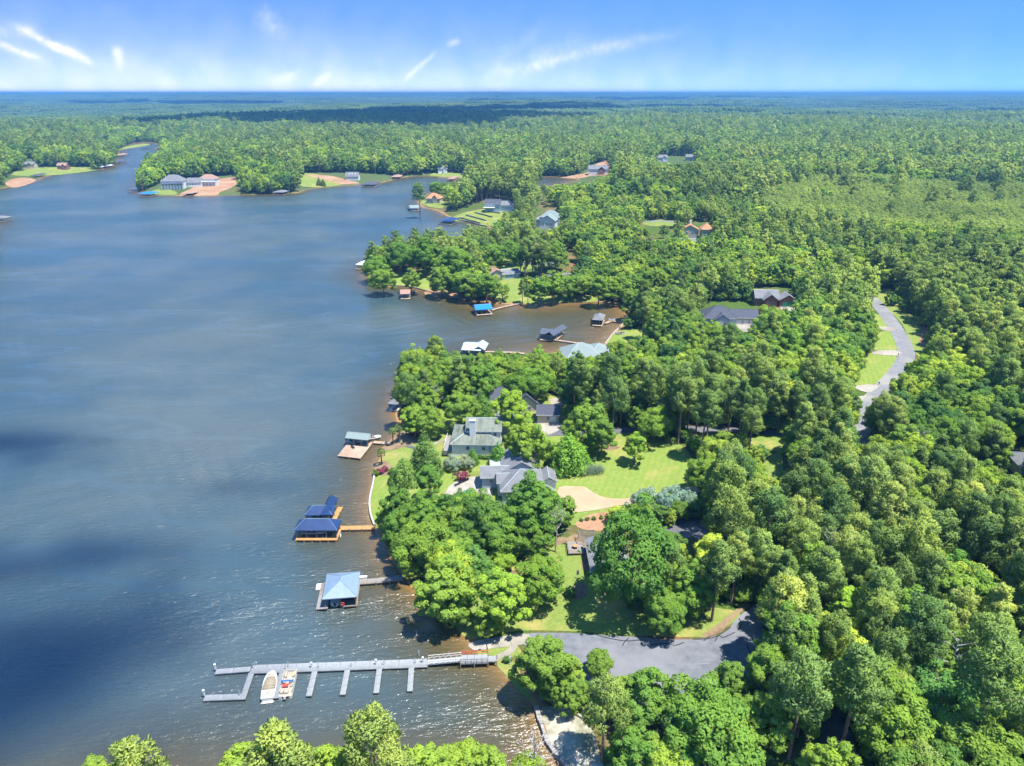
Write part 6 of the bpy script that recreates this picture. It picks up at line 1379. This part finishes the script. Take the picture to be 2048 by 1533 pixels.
for k, (px_, py_, h_, lab) in enumerate(((1068,1505,13,'bare grey snag on the near bank by the sand wall'), (1112,1048,14,'ragged bare snag between trees near the timber deck'), (872,795,13,'bare grey snag among the point trees'), (1655,1110,17,'bare grey snag in the middle woods'), (1560,1265,15,'bare snag at the lot bend'), (1900,1330,18,'bare snag beside the blue green tree'), (1620,530,17,'pale snag in the woods behind the brick house'), (1840,900,16,'bare snag in the woods below the grey road'))): snag(px_, py_, h_, lab, 200 + k)
# pampas clump
r = np.random.default_rng(3); k = 420; base_ = np.stack([r.normal(size=k) * .55, r.normal(size=k) * .55, np.full(k, .1)], 1); dr = unit(np.stack([r.normal(size=k) * .55, r.normal(size=k) * .55, np.ones(k)], 1)); ln_ = 1.4 + .8 * r.random(k)
v_, f_ = kites(base_ + dr * ln_[:, None] * .5, unit(np.cross(dr, rand_dirs(k, r))), ln_, .09, r, dr)
gm = mesh_np('blades', v_, f_, [M['silver']], tone=np.repeat(r.random(k), 4)); X, Y = G(1187, 948)
for q_, (dx, dy) in enumerate(((-1.4, 0), (1.2, .3))): e = empty('grass_clump', (X + dx, Y + dy, float(H(X + dx, Y + dy)))); e.scale = (1.35,) * 3; link('blades', gm, e); tag(e, 'tall pampas grass clump in the middle of the big lawn', 'grass clump', 'pampas grass clumps on the big lawn')
# palmettos
def palmetto(px, py, hgt, label, group=None):
    x, y = G(px, py); e = empty('palmetto', (x, y, float(H(x, y))), random.random() * 6); tag(e, label, 'palm', group)
    v_, f_ = tube([(0, 0, -.4), (.08, 0, hgt * .5), (0, .05, hgt)], [.24, .2, .19], 8); MB().add(v_, f_).build('trunk', M['bark'], e)
    r = np.random.default_rng(int(px)); Vs, Fs, o_ = [], [], 0
    for k in range(26):
        a_, el_ = k * 2.4, R(70 - 105 * k / 26); d_ = np.array([math.cos(a_) * math.cos(el_), math.sin(a_) * math.cos(el_), math.sin(el_)]); c0 = np.array([0, 0, hgt]) + d_ * .9
        sd_ = unit(np.cross(d_, (0, 0, 1.0))); n_ = 11
        dirs_ = np.array([unit(d_ * math.cos(t_) + sd_ * math.sin(t_) + np.array([0, 0, -.12])) for t_ in np.linspace(-1.15, 1.15, n_)])
        v_, f_ = kites(c0 + dirs_ * .5, unit(np.cross(dirs_, sd_[None] + .01) + .0 * dirs_ + np.array([0, 0, .9])), 1.0, .17, r, dirs_); Vs.append(v_); Fs.append(f_ + o_); o_ += len(v_)
    V_ = np.concatenate(Vs); link('fronds', mesh_np('fronds', V_, np.concatenate(Fs), [M['palm']], tone=r.random(len(V_))), e)
palmetto(787, 890, 5.0, 'tall palmetto at the walkway landing'); palmetto(800, 886, 5.6, 'palmetto leaning in the straw bed'); palmetto(813, 872, 6.0, 'palmetto nearest the feathery light tree'); palmetto(764, 930, 4.2, 'lone small palmetto above the plum shrubs'); palmetto(909, 872, 4.0, 'palmetto by the porch of the white house')

# ------------------------------------------------------------------ small things
X, Y = G(1153, 1158); e = empty('flag_pole', (X, Y, float(H(X, Y)))); tag(e, 'small garden flag on a pole in the ramp lawn', 'flag'); MB().bar((0, 0, -.3), (0, 0, 2.6), .04).build('pole', M['metal'], e); MB().box(.28, 0, 1.2, .5, .04, 1.2).build('flag', M['navyc'], e); MB().box(.28, 0, 2.0, .5, .045, .35).build('stripe', M['redc'], e)
X, Y = G(1757, 772); e = empty('mailbox', (X, Y, float(H(X, Y)))); tag(e, 'black mailbox on the road verge by the white driveway apron', 'mailbox'); MB().box(0, 0, -.3, .14, .14, 1.4).build('post', M['black'], e); MB().box(0, 0, 1.1, .35, .6, .35, 0, .9).build('box', M['black'], e)
X, Y = G(1796, 714); e = empty('mailbox', (X, Y, float(H(X, Y)))); tag(e, 'dark mailbox by the upper curve of the road', 'mailbox'); MB().box(0, 0, -.3, .14, .14, 1.4).build('post', M['post'], e); MB().box(0, 0, 1.1, .35, .6, .35, 0, .9).build('box', M['black'], e)
X, Y = G(1020, 1330); e = empty('sign_post', (X, Y, float(H(X, Y)))); tag(e, 'thin white post on the grass beside the fixed pier', 'post'); MB().bar((0, 0, -.3), (0, 0, 2.4), .07).build('pole', M['trim'], e); MB().box(0, -.08, 1.7, .5, .04, .6).build('plate', M['trim'], e)
X, Y = G(974, 1306); e = empty('light_pole', (X, Y, float(H(X, Y)))); tag(e, 'tall dark pole between the ramp and the pier', 'pole'); MB().bar((0, 0, -.3), (0, 0, 5.0), .08).build('pole', M['black'], e); MB().box(0, 0, 5.0, .5, .3, .16).build('lamp_head', M['black'], e)
for px_, py_, lab in ((833, 1272, 'thin white channel marker by the shaded bank'), (838, 1311, 'short white marker stake behind the dock')):
    X, Y = W(px_, py_); e = empty('marker_stake', (X, Y, 0)); tag(e, lab, 'stake'); MB().bar((0, 0, -3), (0, 0, 1.6), .07).build('pole', M['trim'], e); MB().bar((0, 0, 1.6), (0, 0, 1.75), .09).build('cap', M['black'], e)
def fence(label, px, hgt, mat, step=2.4):
    P = [G(*p) for p in px]; e = empty('fence', (*P[0], float(H(*P[0])))); tag(e, label, 'fence'); x0_, y0_, z0_ = e.location
    for (a_, b_), (c_, d_) in zip(P[:-1], P[1:]):
        k = max(1, int(math.hypot(c_ - a_, d_ - b_) / step)); q0 = None
        for i_ in range(k + 1):
            x, y = a_ + (c_ - a_) * i_ / k, b_ + (d_ - b_) * i_ / k; z = float(H(x, y)); MB().box(x - x0_, y - y0_, z - z0_ - .3, .1, .1, hgt + .35).build('post', M[mat], e)
            if q0: 
                rl = MB()
                for f in (.3, .95): rl.bar((q0[0] - x0_, q0[1] - y0_, q0[2] - z0_ + hgt * f), (x - x0_, y - y0_, z - z0_ + hgt * f), .035, 4)
                for j_ in range(1, 8): t_ = j_ / 8; rl.bar((q0[0] + (x - q0[0]) * t_ - x0_, q0[1] + (y - q0[1]) * t_ - y0_, q0[2] + (z - q0[2]) * t_ - z0_ + .05), (q0[0] + (x - q0[0]) * t_ - x0_, q0[1] + (y - q0[1]) * t_ - y0_, q0[2] + (z - q0[2]) * t_ - z0_ + hgt), .02, 4)
                rl.build('rail_panel', M[mat], e)
            q0 = (x, y, z)
fence('black iron fence round the pool terrace', [(905,958),(940,952),(972,951)], 1.3, 'black'); fence('pale picket fence by the slate-roofed house', [(1048,818),(1062,812),(1085,813)], 1.3, 'metal')
fence('low timber guard rail along the asphalt drive', [(1270,868),(1330,866)], .7, 'post')
for k, (px_, py_) in enumerate(((913,972),(921,968),(930,964))):
    X, Y = G(px_, py_); b = empty('pool_lounger', (X, Y, float(H(X, Y)) + .16), R(-50)); tag(b, 'dark lounger on the pool terrace', 'lounger', 'loungers on the pool terrace'); MB().box(0, 0, .3, .65, 1.3, .07).build('seat', M['black'], b); MB().box(0, .85, .32, .65, .5, .07).box(0, 1.0, .36, .65, .1, .5).build('backrest', M['black'], b); [MB().box(a_, c_, 0, .05, .05, .3).build('leg', M['black'], b) for a_ in (-.28, .28) for c_ in (-.55, .55)]
def car(px, py, rot, label, mat):
    X, Y = G(px, py); e = empty('parked_car', (X, Y, float(H(X, Y)) + .14), R(rot)); tag(e, label, 'car')
    MB().add([(-.9, -2.3, .35), (.9, -2.3, .35), (.9, 2.3, .35), (-.9, 2.3, .35), (-.9, -2.3, .8), (.9, -2.3, .8), (.9, 2.2, .85), (-.9, 2.2, .85)], [(3, 2, 1, 0), (4, 5, 6, 7), (0, 1, 5, 4), (1, 2, 6, 5), (2, 3, 7, 6), (3, 0, 4, 7)]).build('body', M[mat], e)
    cbn = MB().box(0, .2, .84, 1.66, 2.7, .62, 0, .8).build('cabin', M['glass'], e); MB().box(0, .2, 1.47, 1.3, 2.1, .06).build('roof', M[mat], cbn)
    for a_ in (-.82, .82):
        for b_ in (-1.45, 1.45): v_, f_ = tube([(a_ - .11, b_, .33), (a_ + .11, b_, .33)], [.33, .33], 12); wh = MB().add(v_, f_).add(v_[:12], [tuple(range(12))]).add(v_[12:], [tuple(range(12))]).build('wheel', M['black'], e)
    for a_ in (-.6, .6): MB().box(a_, -2.31, .6, .4, .06, .15).build('headlight', M['trim'], e)
car(1581, 612, 20, 'dark car parked before the green garage doors', 'black'); car(1624, 598, 80, 'silver car parked beside the brown brick house', 'silver_paint'); car(1606, 612, 60, 'white car under the trees by the brick house', 'gel')
X, Y = G(505, 214); e = empty('radio_mast', (X, Y, float(H(X, Y)))); tag(e, 'thin radio mast rising above the distant forest', 'mast'); MB().bar((0, 0, 0), (0, 0, 90), 1.0, 4).build('mast', M['metal'], e); [MB().bar((0, 0, 80), (a_, b_, 0), .12, 3).build('guy_wire', M['metal'], e) for a_, b_ in ((45, 0), (-22, 39), (-22, -39))]

# ------------------------------------------------------------------ clouds that stand above the view and shade parts of lake and forest
def cloud_material(name, clear):
    m, nt, out = new_mat(name); N = NT(nt)
    a_ = N.n('ShaderNodeBsdfDiffuse', Color=(.92, .93, .95)); b_ = N.n('ShaderNodeBsdfTransparent'); x_ = N.n('ShaderNodeMixShader'); x_.inputs[0].default_value = clear
    nt.links.new(a_.outputs[0], x_.inputs[1]); nt.links.new(b_.outputs[0], x_.inputs[2]); nt.links.new(x_.outputs[0], out.inputs[0]); return m
M['cloud'] = cloud_material('cloud', .3); M['cloud_thin'] = cloud_material('thin_cloud', .88)
def cloud(px, py, rx, ry, alt, n, seed, rot=0.0, metres=False):
    """a heap cloud whose shadow falls at the given photo pixel (or place in metres)"""
    gx_, gy_ = (px, py) if metres else G(px, py); t_ = alt / SUN.z; cx2, cy2 = gx_ + SUN.x * t_, gy_ + SUN.y * t_; r = np.random.default_rng(seed); bm_ = bmesh.new()
    for k in range(n):
        u_, v_ = r.normal(size=2) * .42; c_, s_ = math.cos(R(rot)), math.sin(R(rot)); a_, b_ = u_ * rx, v_ * ry
        rad = min(rx, ry) * (.22 + .3 * r.random()); mt = Matrix.Translation((a_ * c_ - b_ * s_, a_ * s_ + b_ * c_, rad * .4 * r.random())) @ Matrix.Diagonal((rad, rad, rad * .55, 1)); bmesh.ops.create_icosphere(bm_, subdivisions=2, radius=1, matrix=mt)
    for v in bm_.verts: v.co += Vector(r.normal(size=3)) * min(rx, ry) * .02
    for f in bm_.faces: f.smooth = True
    me = bpy.data.meshes.new('cloud'); bm_.to_mesh(me); bm_.free(); me.materials.append(M['cloud' if metres else 'cloud_thin']); o = link('cloud', me); o.location = (cx2, cy2, alt); tag(o, kind='stuff'); return o
CLOUDS = [(20, 1360, 44, 34, 1100, 40, 1, 14), (230, 1110, 40, 9, 1100, 40, 2, 6), (40, 888, 36, 12, 1100, 70, 3, 4), (480, 976, 28, 5, 1100, 50, 4, 3), (40, 1120, 30, 14, 1100, 26, 5, 10), (330, 1230, 14, 26, 1100, 14, 6, 30)]
for c_ in CLOUDS: cloud(*c_)
for x, y, rx, ry, n_, sd_ in ((-520, 3000, 620, 1000, 40, 7), (-900, 2500, 300, 400, 14, 8), (150, 3900, 500, 700, 20, 14), (2300, 3900, 1000, 420, 30, 9), (1000, 4600, 700, 300, 18, 12), (-3200, 6800, 1500, 700, 20, 13), (1500, 9000, 2500, 900, 20, 15)): cloud(x, y, rx, ry, 2400, n_, sd_, 0, True)
# ------------------------------------------------------------------ air
hz_m, hz_nt, hz_out = new_mat('haze')
pv = hz_nt.nodes.new('ShaderNodeVolumePrincipled')
pv.inputs['Color'].default_value = (.13, .37, .7, 1); pv.inputs['Density'].default_value = 1.35e-4; pv.inputs['Anisotropy'].default_value = .1
hz_nt.links.new(pv.outputs[0], hz_out.inputs['Volume'])
bm = bmesh.new(); bmesh.ops.create_cube(bm, size=1)
x0, x1, y0, y1 = GX[0] - 300, GX[-1] + 300, GY[0] - 300, GY[-1] + 300
ztop = max(CAMZ + 12, float(GH.max()) + 40)
for v in bm.verts: v.co = ((x0 if v.co.x < 0 else x1), (y0 if v.co.y < 0 else y1), (-5.2 if v.co.z < 0 else ztop))
me = bpy.data.meshes.new('haze'); bm.to_mesh(me); bm.free(); me.materials.append(hz_m)
tag(link('haze', me), kind='stuff')
